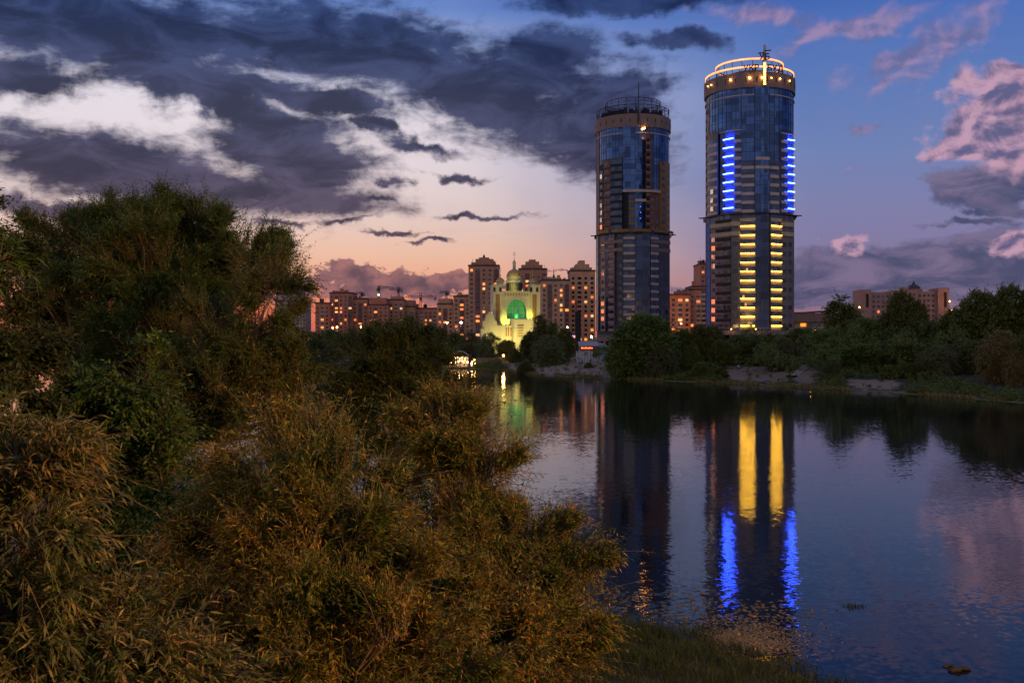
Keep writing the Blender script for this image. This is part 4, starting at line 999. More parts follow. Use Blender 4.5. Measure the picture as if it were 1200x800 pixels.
def near_tree(seed, Y, base_px, lobes, label, cat='tree', name='willow_tree', mat='willow_rust', per=22, nleaf=13, slen=.55, llen=.10, lwid=.018, droop=.45, dens=1.0, dy=1.0, bark='bark', trunk_r=.22, upb=.25, crad=.42, twig=.006, stiff=.65, extra_bark=None, clip_y=None):
    rg = np.random.default_rng(seed)
    bx, by = PX(base_px, Y), Y; g = gz(bx, by); base = np.array([bx, by, g])
    root = empty(name, tuple(base), 0, label, cat, 'trees on the near bank')
    Cs, Os, CRs = [], [], []; wood = MB(); top = max(lobes, key=lambda l: -l[1])
    fork = Vector((PX(base_px, Y)+.15, Y, max(g+.8, min(PZ(max(l[1] for l in lobes), Y), PZ(top[1], Y)-1.5))))-Vector(base)
    limb_tube(wood, (0, 0, -.4), fork, trunk_r, trunk_r*.75, rg, .03, 8)
    for (px, py, rp, dyo) in lobes:
        rr = rp*Y/F; c = np.array([PX(px, Y), Y+dyo*dy, PZ(py, Y)])
        limb_tube(wood, fork, Vector(c-base)-Vector((0, 0, rr*.3)), trunk_r*.5, trunk_r*.16, rg, .10, 6)
        npf = int(max(3, dens*3.4*(rr/crad/1.5)**2)); u0 = rnd_unit(rg, npf); u0[:, 2] = np.where(u0[:, 2] < -.55, -u0[:, 2], u0[:, 2])
        pc = c+u0*(rg.uniform(.25, .68, npf)**.5*rr*rg.uniform(.85, 1.1, npf))[:, None]*np.array([1, .9, .92])
        k = 8; n = npf*k; t = np.tile(np.linspace(0, 1, k), npf)
        axis = unit(u0*.85+rng_n(rg, npf)*.3+np.array([0, 0, upb*.8])); pl_len = crad*rg.uniform(.9, 1.9, npf)
        ax_, ln_ = np.repeat(axis, k, 0), np.repeat(pl_len, k)
        u1 = rnd_unit(rg, n); pts = np.repeat(pc, k, 0)+ax_*(ln_*t)[:, None]+u1*(crad*.5*(1-.75*t)*rg.uniform(.2, 1, n))[:, None]; pts[:, 2] -= droop*.5*ln_*t**2
        u = unit(ax_*.9+u1*.5*(1-.5*t)[:, None])
        Cs.append(pts); Os.append(u); CRs.append(crad*(.62-.38*t)*rg.uniform(.7, 1.2, n))
        nc = max(4, npf); u2 = rnd_unit(rg, nc); Cs.append(c+u2*(rr*.5*rg.uniform(.1, 1, nc))[:, None]); Os.append(u2); CRs.append(np.full(nc, crad*.8))     # sparse inner leaves
        for pnt in pts[rg.random(n) < .15]: limb_tube(wood, Vector(c-base)-Vector((0, 0, rr*.25)), Vector(pnt-base), trunk_r*.11, .012, rg, .10, 4, 3)
    C = np.concatenate(Cs); OUT = np.concatenate(Os); CR = np.concatenate(CRs)
    V, Q, tw = sprays(rg, C, CR, OUT, per, nleaf, slen, llen, lwid, droop, upb, outb=1.0, stiff=stiff, curl=.08, spread=.65, lnoise=.15)
    ok = V.reshape(-1, 4, 3)[:, 0, 1] > 2.2           # nothing grows through the railing the photographer leans on
    V = V.reshape(-1, 4, 3)[ok].reshape(-1, 3); Q = np.arange(len(V)).reshape(-1, 4)
    link('crown', np_mesh('crown', V-base, Q), LEAF[mat], root)
    TV, TQ = ribbon(tw-base, twig)
    wood.build('trunk', M[bark], root, True)
    link('twigs', np_mesh('twigs', TV, TQ), M['bark'], root)
    return root, len(Q)

NT = 0
def nt_(*a, **k):
    global NT
    r, n = near_tree(*a, **k); NT += n; return r
# the tall dark willow on the left
nt_(1, 30, 170, [(80, 320, 55, 0), (62, 292, 30, 0), (45, 360, 40, 0), (95, 302, 52, 0), (150, 292, 56, .5), (205, 290, 52, 0), (258, 300, 52, -.3), (290, 335, 45, -.5), (205, 335, 75, -1), (120, 400, 85, -1), (225, 415, 90, -1), (60, 400, 50, .5), (165, 475, 100, -.5), (180, 280, 24, .2), (120, 280, 22, .3), (240, 280, 22, 0), (95, 380, 50, .4), (265, 375, 46, .2), (180, 360, 60, .4), (60, 340, 32, .3), (315, 322, 18, 0), (150, 320, 60, .6), (240, 330, 55, .5)],
    'tall dark willow with a feathery top, highest tree on the left bank', mat='willow_green', llen=.13, lwid=.026, slen=.75, per=20, nleaf=12, crad=.55, dens=1.0, trunk_r=.3, upb=.6, droop=.25, dy=1.5)
nt_(2, 17, -20, [(-15, 330, 45, 0), (-30, 275, 40, 0), (-10, 410, 60, 0), (-40, 480, 80, 0)], 'dark leafy tree cut off by the left edge of the picture', name='broadleaf_tree', mat='dark', llen=.11, lwid=.05, slen=.4, per=22, nleaf=9, crad=.38, dens=1.1, droop=.2)
nt_(3, 24, 250, [(275, 510, 42, .2), (320, 505, 38, .2), (262, 400, 52, 0), (298, 385, 40, .3), (315, 442, 46, 0), (275, 470, 70, -.4), (335, 480, 46, 0), (230, 480, 50, -.6), (322, 338, 10, 0), (210, 520, 45, -.4)],
    'rusty willow with a pale bare trunk showing, right of the tallest willow', mat='willow_olive', llen=.12, lwid=.022, slen=.6, per=20, nleaf=12, crad=.45, dens=.85, bark='bark_pale', trunk_r=.16, droop=.22, upb=.5)
nt_(4, 52, 352, [(356, 424, 26, 0), (338, 425, 22, 0), (374, 430, 18, 0), (345, 442, 28, 0)], 'small olive willow beyond the rusty one, left of the water gap', mat='willow_olive', llen=.18, lwid=.04, slen=.9, per=20, nleaf=11, crad=.62, dens=1.1)
nt_(5, 44, 465, [(435, 490, 42, 0), (500, 505, 30, 0), (395, 505, 32, 0), (465, 540, 45, 0), (430, 426, 34, 0), (468, 420, 32, 0), (495, 424, 24, 0), (518, 464, 18, 0), (455, 458, 50, 0), (498, 470, 32, 0), (405, 448, 22, 0), (398, 474, 25, 0), (470, 501, 50, 0), (482, 406, 15, 0)],
    'round dark willow against the far shore, between the water gap and the lake', mat='willow_olive', llen=.16, lwid=.034, slen=.8, per=20, nleaf=11, crad=.6, dens=1.1, droop=.22, upb=.5)
nt_(6, 16, 560, [(530, 542, 46, 0), (562, 562, 34, 0), (550, 612, 70, -.4), (495, 622, 62, 0), (600, 662, 62, -.2), (648, 667, 42, .2), (676, 684, 22, .2), (560, 702, 90, -.8), (638, 737, 56, 0), (610, 782, 80, -.4), (510, 752, 90, -.8), (520, 512, 22, 0)],
    'rusty feathered willow on the right of the thicket, leaning over the lake', mat='willow_rust', llen=.105, lwid=.018, slen=.5, per=25, nleaf=13, crad=.40, dens=1.0, droop=.2, upb=.55)
nt_(7, 11, 350, [(330, 581, 56, 0), (400, 596, 54, .3), (270, 646, 60, 0), (360, 676, 95, -.4), (440, 686, 70, 0), (300, 756, 100, -.5), (420, 776, 110, -.6), (330, 826, 110, -.7), (480, 796, 70, 0), (370, 546, 28, 0), (240, 716, 50, 0)],
    'broad olive brown willow in the middle of the thicket at the bottom', mat='willow_rust', llen=.092, lwid=.0155, slen=.45, per=26, nleaf=14, crad=.33, dens=1.0, droop=.2, upb=.55)
nt_(8, 6.6, -30, [(-10, 602, 60, 0), (30, 642, 60, 0), (20, 722, 80, -.2), (80, 742, 55, .1), (60, 812, 90, -.3), (150, 782, 48, 0), (180, 832, 55, 0), (-20, 802, 90, 0), (110, 842, 80, -.3), (20, 562, 28, 0), (215, 847, 40, 0)],
    'near willow with long pale brown drooping leaves, bottom left corner', mat='willow_pale', llen=.10, lwid=.0155, slen=.40, per=20, nleaf=12, crad=.22, dens=1.0, droop=.38, trunk_r=.12, twig=.004, upb=.25)
nt_(9, 20, 130, [(110, 490, 45, 0), (165, 460, 36, 0), (190, 500, 45, 0), (120, 560, 75, -.3), (200, 590, 70, -.3), (70, 470, 40, 0), (240, 560, 40, 0), (150, 650, 90, -.5)],
    'fresh green broadleaf tree in the shade below the tallest willow', name='broadleaf_tree', mat='fresh', llen=.13, lwid=.055, slen=.45, per=20, nleaf=9, crad=.42, dens=.8, droop=.25)
nt_(10, 7.5, -160, [(-16, 312, 9, 0), (2, 302, 5, 0)], 'sprig of long light green leaves reaching in at the left edge', name='willow_sapling', cat='sapling', mat='fresh', llen=.13, lwid=.018, slen=.2, per=2, nleaf=7, crad=.10, dens=.3, trunk_r=.02, twig=.004)
nt_(11, 27, 640, [(640, 800, 45, 0), (590, 815, 50, 0), (690, 815, 30, 0)], 'low dark willow scrub behind the thicket at the bottom', name='willow_bush', cat='bush', mat='dark', llen=.12, lwid=.025, slen=.5, per=18, nleaf=11, crad=.4, dens=.7)
print('near leaves', NT)

# ---- far bank trees: five grown once, then copied
def far_proto(seed, kind):
    rg = np.random.default_rng(seed); Cs, Os, CR = [], [], []
    if kind == 'round': lobes = [((0, 0, 6.3), 2.9), ((-2.2, .4, 5.0), 2.1), ((2.1, -.3, 5.2), 2.2), ((.4, -1.6, 4.0), 2.4), ((-1.0, 1.5, 4.4), 2.3), ((1.4, 1.2, 7.3), 1.7), ((-1.3, -1.0, 7.4), 1.6), ((0, -.5, 2.4), 2.6), ((-2.4, -.5, 2.6), 1.7), ((2.5, .3, 2.8), 1.7)]
    elif kind == 'tall': lobes = [((0, 0, 8.4), 1.5), ((-.9, .2, 6.8), 1.6), ((1.1, -.2, 6.3), 1.7), ((.1, -.8, 5.0), 1.9), ((-1.5, .4, 4.3), 1.6), ((1.5, .6, 3.9), 1.6), ((0, 0, 2.6), 1.7)]
    elif kind == 'willow': lobes = [((0, 0, 7.2), 2.3), ((-2.3, 0, 5.6), 2.2), ((2.3, .2, 5.8), 2.2), ((0, -1.7, 4.6), 2.3), ((-2.9, -.4, 3.1), 1.9), ((2.9, .2, 3.2), 1.9), ((.2, -1.6, 2.3), 2.2), ((1.2, -1.2, 1.6), 1.8), ((-1.6, -1.1, 1.5), 1.8)]
    elif kind == 'fir': lobes = [((0, 0, .9+i*.95), 2.3-.23*i) for i in range(9)]
    else: lobes = [((0, 0, 4.2), 3.6), ((-2.8, .3, 3.4), 2.9), ((2.8, -.2, 3.6), 2.9), ((-4.4, 0, 1.8), 2.1), ((4.4, 0, 1.9), 2.1), ((0, -2, 2.2), 2.9), ((1.2, 0, 6.8), 2.0), ((-1.6, .2, 6.3), 2.2)]
    for c, r in lobes:
        n = int(10*r*r*.9)+6; u = rnd_unit(rg, n)
        if kind == 'fir': u[:, 2] *= .35
        q = rg.uniform(.3, 1, n)**.4
        Cs.append(np.array(c)+u*(q*r*.92)[:, None]); Os.append(unit(u)); CR.append(rg.uniform(.4, .8, n))
    C, O, CR = np.concatenate(Cs), np.concatenate(Os), np.concatenate(CR)
    dr = .55 if kind == 'willow' else .1
    V, Q, _ = sprays(rg, C, CR, O, 7, 9, .85 if kind != 'willow' else 1.15, .42, .17 if kind != 'willow' else .12, dr)
    crown = np_mesh('crown_'+kind, V, Q)
    w = MB(); limb_tube(w, (0, 0, -1), (0, 0, 3.6), .26, .16, rg, .02, 7)
    for c, r in lobes: limb_tube(w, (0, 0, 2.4 if c[2] > 3 else 1.0), c, .11, .03, rg, .1, 5, 3)
    return crown, w.mesh('trunk_'+kind, True)
PROTO = {k: far_proto(50+i, k) for i, k in enumerate(('round', 'tall', 'willow', 'fir', 'broad'))}
HT = {'round': 9.3, 'tall': 9.9, 'willow': 9.4, 'fir': 9.4, 'broad': 8.8}; WD = {'round': 8.6, 'tall': 5.4, 'willow': 9.6, 'fir': 5.0, 'broad': 13.0}
for k in PROTO:
    mt = {'willow': 'far_willow', 'fir': 'far', 'round': 'far', 'tall': 'far', 'broad': 'far'}[k]; PROTO[k][0].materials.append(LEAF[mt]); PROTO[k][1].materials.append(M['bark'])
gold = PROTO['willow'][0].copy(); gold.materials.clear(); gold.materials.append(LEAF['far_gold'])
rf = random.Random(11)
def far_tree(px, py, wpx, Y, kind, label, cat='tree', name=None, golden=False, group='trees across the lake'):
    x = PX(px, Y); g = gz(x, Y); hgt_ = max(1.0, PZ(py, Y)-g); w = wpx*Y/F
    r = empty(name or {'fir': 'fir_tree', 'willow': 'willow_tree'}.get(kind, 'leafy_tree'), (x, Y, g-.1), rf.uniform(-.7, .7), label, cat, group)
    c = bpy.data.objects.new('crown', gold if golden else PROTO[kind][0]); t = bpy.data.objects.new('trunk', PROTO[kind][1])
    for o in (c, t): COL.objects.link(o); o.parent = r
    sw = w/WD[kind]; r.scale = (sw, sw, hgt_/HT[kind]*1.0)
FT = [ # left of the church, behind the near thicket
 (338, 392, 30, 520, 'round', 'dark tree at the foot of the pale stepped block'), (362, 388, 30, 520, 'round', 'dark tree in the gap right of the pale stepped block'),
 (388, 386, 34, 505, 'round', 'dark tree below the orange lit foot of the brick row'), (412, 384, 30, 490, 'broad', 'low wide tree beneath the square roof tower block'), (436, 381, 34, 500, 'round', 'dark tree below the green lit crane'),
 (462, 380, 34, 495, 'round', 'dark tree below the middle cranes'), (488, 381, 32, 490, 'round', 'dark tree below the low brown block'), (512, 383, 30, 480, 'round', 'dark tree left of the white floodlight pair'),
 (533, 389, 26, 440, 'round', 'small tree under the white floodlight pair'), (550, 388, 30, 425, 'willow', 'drooping willow below the church porch, left one'), (573, 389, 34, 415, 'willow', 'wide drooping willow below the church porch'),
 (594, 398, 22, 405, 'round', 'short bush like tree above the water edge lamp'), (605, 408, 22, 385, 'broad', 'low bush at the left end of the sandy slope'),
 (622, 388, 26, 372, 'round', 'dark tree hiding the church steps, left of the pointed fir'), (634, 367.5, 28, 368, 'fir', 'pointed dark fir in front of the church right tower'), (648, 376, 26, 372, 'fir', 'shorter fir right of the pointed one before the church'),
 (643, 392, 46, 352, 'willow', 'grey green willow at the top of the sandy slope'), (662, 385, 26, 360, 'round', 'small tree between the firs and the dark pylon'), (616, 422, 22, 326, 'broad', 'low bush growing on the sandy slope'),
 # in front of the towers
 (757, 367, 80, 285, 'round', 'big round tree in front of the unlit tower'), (728, 400, 36, 283, 'round', 'left skirt of the big round tree by the unlit tower'), (772, 402, 44, 278, 'willow', 'lower willow in front of the big round tree'), (800, 385, 30, 300, 'round', 'dark tree in the gap between the towers'),
 (826, 380, 44, 296, 'round', 'dark dense tree at the left foot of the lit tower'), (811, 404, 32, 280, 'broad', 'low dark tree left of the sandy beach'), (846, 398, 30, 285, 'round', 'dark tree under the yellow strips, left one'),
 (868, 392, 40, 300, 'round', 'dark tree under the terrace of the lit tower'), (888, 397, 34, 292, 'round', 'dark tree behind the beach group'), (917, 395, 44, 272, 'willow', 'grey green weeping willow above the sandy beach'),
 (903, 389, 26, 310, 'tall', 'narrow tree behind the weeping willow'), (938, 384, 40, 305, 'round', 'round tree below the low red edged hall'), (962, 386, 40, 290, 'round', 'dark tree right of the beach path'),
 (987, 345.5, 40, 325, 'tall', 'tall tree standing up right of the low red edged hall'), (978, 395, 50, 268, 'broad', 'dark thicket tree right of the beach path'), (974, 418, 22, 246, 'willow', 'small pale grey willow bush near the bank'),
 (1015, 372, 50, 300, 'round', 'dark tree at the left foot of the brick hotel'), (1042, 366, 40, 305, 'round', 'dark tree below the left hotel wing'), (1056, 341, 44, 300, 'round', 'tall crown hiding the middle of the brick hotel'), (1076, 352, 30, 302, 'round', 'rounded crown right of the one before the hotel'),
 (1010, 402, 58, 255, 'round', 'dark round tree on the right bank above the bare patch'), (1050, 398, 58, 250, 'round', 'dark tree on the right bank, below the hotel middle'), (1085, 376, 60, 285, 'round', 'dark tree below the right hotel pylon'),
 (1097, 404, 46, 232, 'willow', 'yellow green willow, left of the pair on the right bank'), (1130, 396, 44, 236, 'willow', 'taller yellow green willow, right of the pair on the right bank'), (1120, 362, 54, 275, 'round', 'dark crown just right of the brick hotel'),
 (1148, 340, 60, 262, 'round', 'high crown right of the hotel'), (1185, 335, 70, 255, 'round', 'highest crown at the right edge of the far bank'), (1222, 336, 60, 250, 'round', 'high crown cut by the right edge'),
 (1150, 398, 56, 232, 'round', 'dark tree left of the golden willow'), (1208, 392, 50, 205, 'round', 'dark tree right of the golden willow'), (1250, 380, 70, 215, 'round', 'dark tree beyond the right edge'), (1070, 425, 34, 232, 'broad', 'low bush beside the bare bank patch'), (1040, 428, 26, 236, 'broad', 'low bush above the bare bank patch'),
 (845, 430, 19, 266, 'broad', 'rounded bush at the left end of the sandy beach'), (822, 424, 36, 270, 'broad', 'low scrub left of the rounded beach bush'), (790, 430, 26, 276, 'broad', 'low scrub at the water edge below the gap between the towers'), (690, 424, 14, 320, 'broad', 'small bush at the foot of the pale fence')]
for a in FT: far_tree(*a[:6], cat='bush' if 'bush' in a[5] or 'scrub' in a[5] else 'tree', name='bush' if ('bush' in a[5] and 'tree' not in a[5]) or 'scrub' in a[5] else None)
far_tree(1172, 386, 62, 212, 'willow', 'golden brown willow on the right bank, nearest the right edge', golden=True)
far_tree(1192, 410, 40, 203, 'willow', 'low golden willow at the foot of the tallest golden one', golden=True)
# woods behind these, one mass
rg = np.random.default_rng(8); n = 420
xs = rg.uniform(62, 175, n); ys = rg.uniform(235, 330, n); keep = ys > np.interp(xs, FP[:, 0], FP[:, 1])+14; xs, ys = xs[keep], ys[keep]
xs2 = rg.uniform(-130, -30, 150); ys2 = rg.uniform(478, 540, 150); xs3 = rg.uniform(26, 62, 60); ys3 = rg.uniform(300, 345, 60)
xs, ys = np.concatenate([xs, xs2, xs3]), np.concatenate([ys, ys2, ys3]); zs = ground(xs, ys)[0]+rg.uniform(.5, 1, len(xs))*np.where(ys > 400, 9, np.where(xs < 62, 6.5, 11.0))*rg.uniform(.3, 1, len(xs))
C = np.stack([xs, ys, zs], 1); O = unit(rg.normal(size=C.shape)+np.array([0, -.4, .6]))
V, Q, _ = sprays(rg, C, rg.uniform(1.2, 2.6, len(C)), O, 26, 8, 1.2, .6, .26, .15)
tag(link('woods', np_mesh('woods', V, Q), LEAF['far']), 'dense dark wood filling the far bank behind the front trees', 'wood', kind='stuff')
xs = rg.uniform(-30, 98, 9000); ys = np.interp(xs, FP[:, 0], FP[:, 1])+rg.uniform(0, 1, 9000)**1.6*np.where(xs > 70, 130, 60); hh, sfu, _ = ground(xs, ys); pxu = CX+xs*F/ys
free = ~((pxu > 588) & (pxu < 724) & (sfu < 46)) & ~((pxu > 846) & (pxu < 960) & (sfu < 36)) & ~((pxu > 990) & (pxu < 1064) & (sfu < 18))
ok = (sfu > 1.5) & (sfu < 48) & (free | (rg.random(len(xs)) < .05)); C = np.stack([xs, ys, hh+rg.uniform(.0, 1.2, len(xs))*np.clip(sfu/14, .1, 1.6)], 1)[ok]; O = unit(rg.normal(size=C.shape)+np.array([0, -.4, .7]))
V, Q, _ = sprays(rg, C, rg.uniform(.4, 1.2, len(C)), O, 8, 8, .7, .42, .17, .15)
tag(link('undergrowth', np_mesh('undergrowth', V, Q), LEAF['far']), 'low dark undergrowth covering the far bank under the trees', 'undergrowth', kind='stuff')
# low herbs and reeds along the far waterline
n = 9000; t = rg.uniform(0, 1, n); pxr = 560+t*680; xr = []; 
seg = rg.uniform(-30, 98, n); yr = np.interp(seg, FP[:, 0], FP[:, 1])+rg.uniform(-.5, 5, n)**1.0; hh, sfr, _ = ground(seg, yr); ok = (hh > -.15) & (sfr < 6)
P = np.stack([seg, yr, hh], 1)[ok]; m = len(P)
patch = wav(P[:, 0], P[:, 1]*.3, .25, 3.0) > -.1; P = P[patch]; m = len(P)
D = unit(rg.normal(size=(m, 3))*.35+np.array([0, 0, 1.])); Wv = unit(np.cross(D, rg.normal(size=(m, 3))))
V, Q = leaf_quads(P, D, Wv, rg.uniform(.3, 1.0, m), rg.uniform(.15, .4, m), .1)
tag(link('waterside_plants', np_mesh('waterside_plants', V, Q), LEAF['far_gold']), 'low yellow green plants along the far waterline', 'plants', kind='stuff')

# ------------------------------------------------------------------ near shore: grass, reeds, lily pads
n = 30000; xs = rg.uniform(-2, 13, n); ys = rg.uniform(30, 45, n); hh, _, snr = ground(xs, ys)
hh = np.maximum(hh, -.05); tuft = wav(xs, ys, 1.6, .7)+wav(xs, ys, .6, 2.2)*.7
ok = (snr > -.55) & (tuft+rg.normal(size=n)*.25 > -.55) & (snr < 9); xs, ys, hh, tuft = xs[ok], ys[ok], hh[ok], tuft[ok]; m = len(xs)
D = unit(rg.normal(size=(m, 3))*.28+np.array([0, 0, 1.])); Wv = unit(np.cross(D, rg.normal(size=(m, 3))))
V, Q = leaf_quads(np.stack([xs, ys, hh], 1), D, Wv, rg.uniform(.35, .85, m)*(1+.45*np.clip(tuft, -.6, 1)), rg.uniform(.012, .03, m), .25)
tag(link('grass', np_mesh('grass', V, Q), LEAF['dark']), 'dark rank grass on the near bank', 'grass', kind='stuff')
def reed_clump(px, py, wpx, hpx, label, n=70, mat='dark'):
    Y = CAMZ*F/(py-HY); x = PX(px, Y); w = wpx*Y/F; h = hpx*Y/F; r2 = np.random.default_rng(int(px))
    P = np.stack([r2.normal(size=n)*w*.3, r2.normal(size=n)*w*.35, np.full(n, -.1)], 1); D = unit(r2.normal(size=(n, 3))*.25+np.array([0, 0, 1.])); Wv = unit(np.cross(D, r2.normal(size=(n, 3))))
    V, Q = leaf_quads(P, D, Wv, h*r2.uniform(.6, 1.2, n), r2.uniform(.015, .035, n), .2)
    o = link('reed_clump', np_mesh('reed_clump', V, Q), LEAF[mat]); o.location = (x, Y, 0); tag(o, label, 'reeds', 'reed clumps in the lake')
reed_clump(996, 710, 14, 10, 'left half of the small reed clump alone in the open lake', 50)
reed_clump(1008, 710, 10, 9, 'right half of the small reed clump alone in the open lake', 36)
reed_clump(825, 740, 32, 16, 'dark reed clump among the lily pads under the left blue reflection', 130)
reed_clump(745, 752, 50, 34, 'tall reed clump at the corner of the grassy bank', 240)
reed_clump(775, 745, 22, 22, 'reed clump right of the tall one at the bank corner', 90)
# lily pads: round, notched, floating singly
pm = MB(); k = 12; pts = [(0, 0, 0)]+[(math.cos(R_(18+i*324/(k-1))), math.sin(R_(18+i*324/(k-1))), .012*math.sin(i*1.7)) for i in range(k)]
pm.v = pts+[(x, y, z-.015) for x, y, z in pts]; pm.f = [tuple(range(k+1)), tuple(reversed(range(k+1, 2*k+2)))]+[(i, k+1+i, k+1+(i+1) % (k+1), (i+1) % (k+1)) for i in range(k+1)]
lm, ntl, outl = newmat('lily_pad'); pl_ = N(ntl, 'ShaderNodeBsdfPrincipled'); ntl.links.new(pl_.outputs[0], outl.inputs[0]); oi = N(ntl, 'ShaderNodeObjectInfo')
ntl.links.new(ramp_(ntl, oi.outputs['Random'], [(0, (.045, .05, .018, 1)), (.5, (.09, .085, .03, 1)), (1, (.16, .11, .045, 1))]), pl_.inputs['Base Color']); pl_.inputs['Roughness'].default_value = .6
padme = pm.mesh('lily_pad'); padme.materials.append(lm)
rp = random.Random(21); placed = []
def pad_ok(x, y, r): return all((x-a)**2+(y-b)**2 > (r+c)**2 for a, b, c in placed)
tries = 0
ZON = [(760, 702, 70, 14, 1.0), (830, 700, 40, 10, .8), (850, 722, 60, 14, 1.6), (890, 712, 40, 10, 1.0), (780, 722, 55, 12, 1.0), (930, 718, 30, 8, .4), (720, 700, 30, 8, .5), (690, 740, 30, 20, .5), (600, 770, 45, 18, .6), (1010, 716, 40, 4, .12)]
while len(placed) < 285 and tries < 9000:
    tries += 1; z = rp.choices(ZON, [q[4] for q in ZON])[0]
    px, py = rp.gauss(z[0], z[2]*.55), rp.gauss(z[1], z[3]*.6); Y = CAMZ*F/(py-HY); x = PX(px, Y); r = rp.uniform(.05, .125)
    if not pad_ok(x, Y, r) or gz(x, Y) > -.08: continue
    placed.append((x, Y, r)); o = bpy.data.objects.new('lily_pad', padme); COL.objects.link(o); o.location = (x, Y, .016); o.rotation_euler = (rp.gauss(0, .02), rp.gauss(0, .02), rp.uniform(0, 6.28)); o.scale = (r, r*rp.uniform(.85, 1), 1)
    tag(o, 'small round lily pad floating among others below the tower reflections', 'lily pad', 'lily pads on the lake')
LEAF['weed'] = leaf('weed_leaf', [(.08, .07, .02, 1), (.18, .14, .045, 1), (.28, .20, .07, 1)], .1, .4)
# floating weed mat that catches the lamp light
n = 9000; pw = rg.normal(size=n)*34+868; py = np.clip(rg.normal(size=n)*13+752, 722, 800); Y = CAMZ*F/(py-HY); x = (pw-CX)*Y/F; ok = (ground(x, Y)[0] < -.05) & (wav(x, Y, 2.2, 1.0)+rg.normal(size=n)*.5 > -.3); x, Y = x[ok], Y[ok]; m = len(x)
D = unit(np.stack([rg.normal(size=m), rg.normal(size=m), rg.normal(size=m)*.12], 1)); Wv = unit(np.cross(D, np.array([0, 0, 1.])+rg.normal(size=(m, 3))*.15))
V, Q = leaf_quads(np.stack([x, Y, rg.uniform(.012, .03, m)], 1), D, Wv, rg.uniform(.05, .16, m), rg.uniform(.04, .11, m), .0)
tag(link('floating_weed', np_mesh('floating_weed', V, Q), LEAF['weed']), 'mat of floating weed lit orange at the end of the grassy bank', 'water weed', kind='stuff')
for px, py, L, lab in ((1126, 786, .75, 'dark waterlogged stump at the bottom right of the lake'), (1112, 781, .38, 'small dark floating branch left of the stump')):
    Y = CAMZ*F/(py-HY); r2 = np.random.default_rng(px); m = MB(); limb_tube(m, (-L/2, 0, -.02), (L/2, .12, .03), .09*L/.5, .05, r2, .10, 7, 5); limb_tube(m, (0, 0, .03), (.1*L, .15, .2*L), .04, .015, r2, .1, 5, 3)
    o = m.build('driftwood', M['black'], None, True); o.location = (PX(px, Y), Y, 0); tag(o, lab, 'driftwood', 'driftwood on the lake')
# ------------------------------------------------------------------ cranes, pavilion, kiosk, people
def crane(px, pb, pt, Y, j0, j1, pj, label, lamp=False):
    x, g = PX(px, Y), gz(PX(px, Y), Y); r = empty('tower_crane', (x, Y, g), 0, label, 'crane', 'cranes over the skyline'); h = PZ(pt, Y)-g; hj = PZ(pj, Y)-g
    m = MB(); s = .8
    for a in (-s, s):
        for b in (-s, s): m.tube([(a, b, -1), (a, b, h)], .15, 4)
    z = 0; q = 1
    while z < h-3: m.tube([(-s*q, -s, z), (s*q, -s, z+3)], .16, 4); z += 3; q = -q
    m.build('mast', M['metal'], r)
    m = MB(); a, b = (j0-px)*Y/F, (j1-px)*Y/F
    m.tube([(a, 0, hj), (b, 0, hj)], .2, 4).tube([(a*.9, 0, hj+1.3), (b*.95, 0, hj+1.3)], .2, 4)
    for k in range(12): t = k/11; t2 = min(1, (k+1)/11); m.tube([(a+(b-a)*t, 0, hj), (a+(b-a)*t2*.97, 0, hj+1.3)], .12, 4)
    m.tube([(0, 0, h), (b*.8, 0, hj+1.3)], .12, 4).tube([(0, 0, h), (a*.8, 0, hj+1.3)], .12, 4).build('jib', M['metal'], r)
    MB().box(-1, -1.2, hj-2.4, 1, 1, hj-.3).build('cab', M['metal'], r)
    s = min(a, b) if abs(min(a, b)) < abs(max(a, b)) else max(a, b)
    MB().box(s*.9-.9, -.8, hj-2.2, s*.9+.9, .8, hj-.3).build('counterweight', M['concrete'], r)
    if lamp: MB().lathe([(.02, -.75), (.75, 0), (.02, .75)], 8, (0, -1.6, PZ(345.5, Y)-g)).build('lamp', M['lamp_green'], r)
crane(444, 380, 334.5, 850, 442, 461, 338, 'tower crane with a green lamp above the brown block roof', True)
crane(467, 380, 336, 880, 456, 471, 339.5, 'tower crane right of the green lit one, jib to the left')
crane(493, 380, 343, 860, 474, 512, 348.5, 'tower crane with a long level jib above the long low block')
crane(523, 380, 341, 840, 515, 526, 343, 'tower crane behind the tan block left of the church')
crane(424, 380, 342, 900, 416, 427, 344, 'small faint tower crane left of the green lit one')

# floating pavilion
Y = 384; x0, x1 = PX(526, Y), PX(549.5, Y); xm = (x0+x1)/2; w = (x1-x0)/2; r = empty('pavilion', (xm, Y, 0), 0, 'waterside pavilion with pale curved roof and strings of warm lights', 'pavilion'); zz = lambda py: PZ(py, Y)
MB().box(-w-1, -4, .15, w+2.5, 6, .55).build('deck', M['concrete'], r)
m = MB(); prof = [(-w-.6, zz(419)), (-w*.6, zz(413.5)), (0, zz(411)), (w*.45, zz(411.6)), (w*.8, zz(414.5)), (w+.4, zz(418.5))]
for (a, za), (b, zb) in zip(prof[:-1], prof[1:]): m.hexa([(a, -3.8, za-.15), (b, -3.8, zb-.15), (b, 5, zb-.15), (a, 5, za-.15), (a, -3.8, za), (b, -3.8, zb), (b, 5, zb), (a, 5, za)])
m.build('roof', M['pale_metal'], r)
for i in range(6): xx = -w+2*w*i/5; MB().tube([(xx, -3.4, .3), (xx, -3.4, zz(417))], .1, 5).build('post', M['metal'], r)
MB().box(-w, 2, .55, w, 2.3, zz(418)).build('wall', M['beige'], r)
rl = random.Random(4)
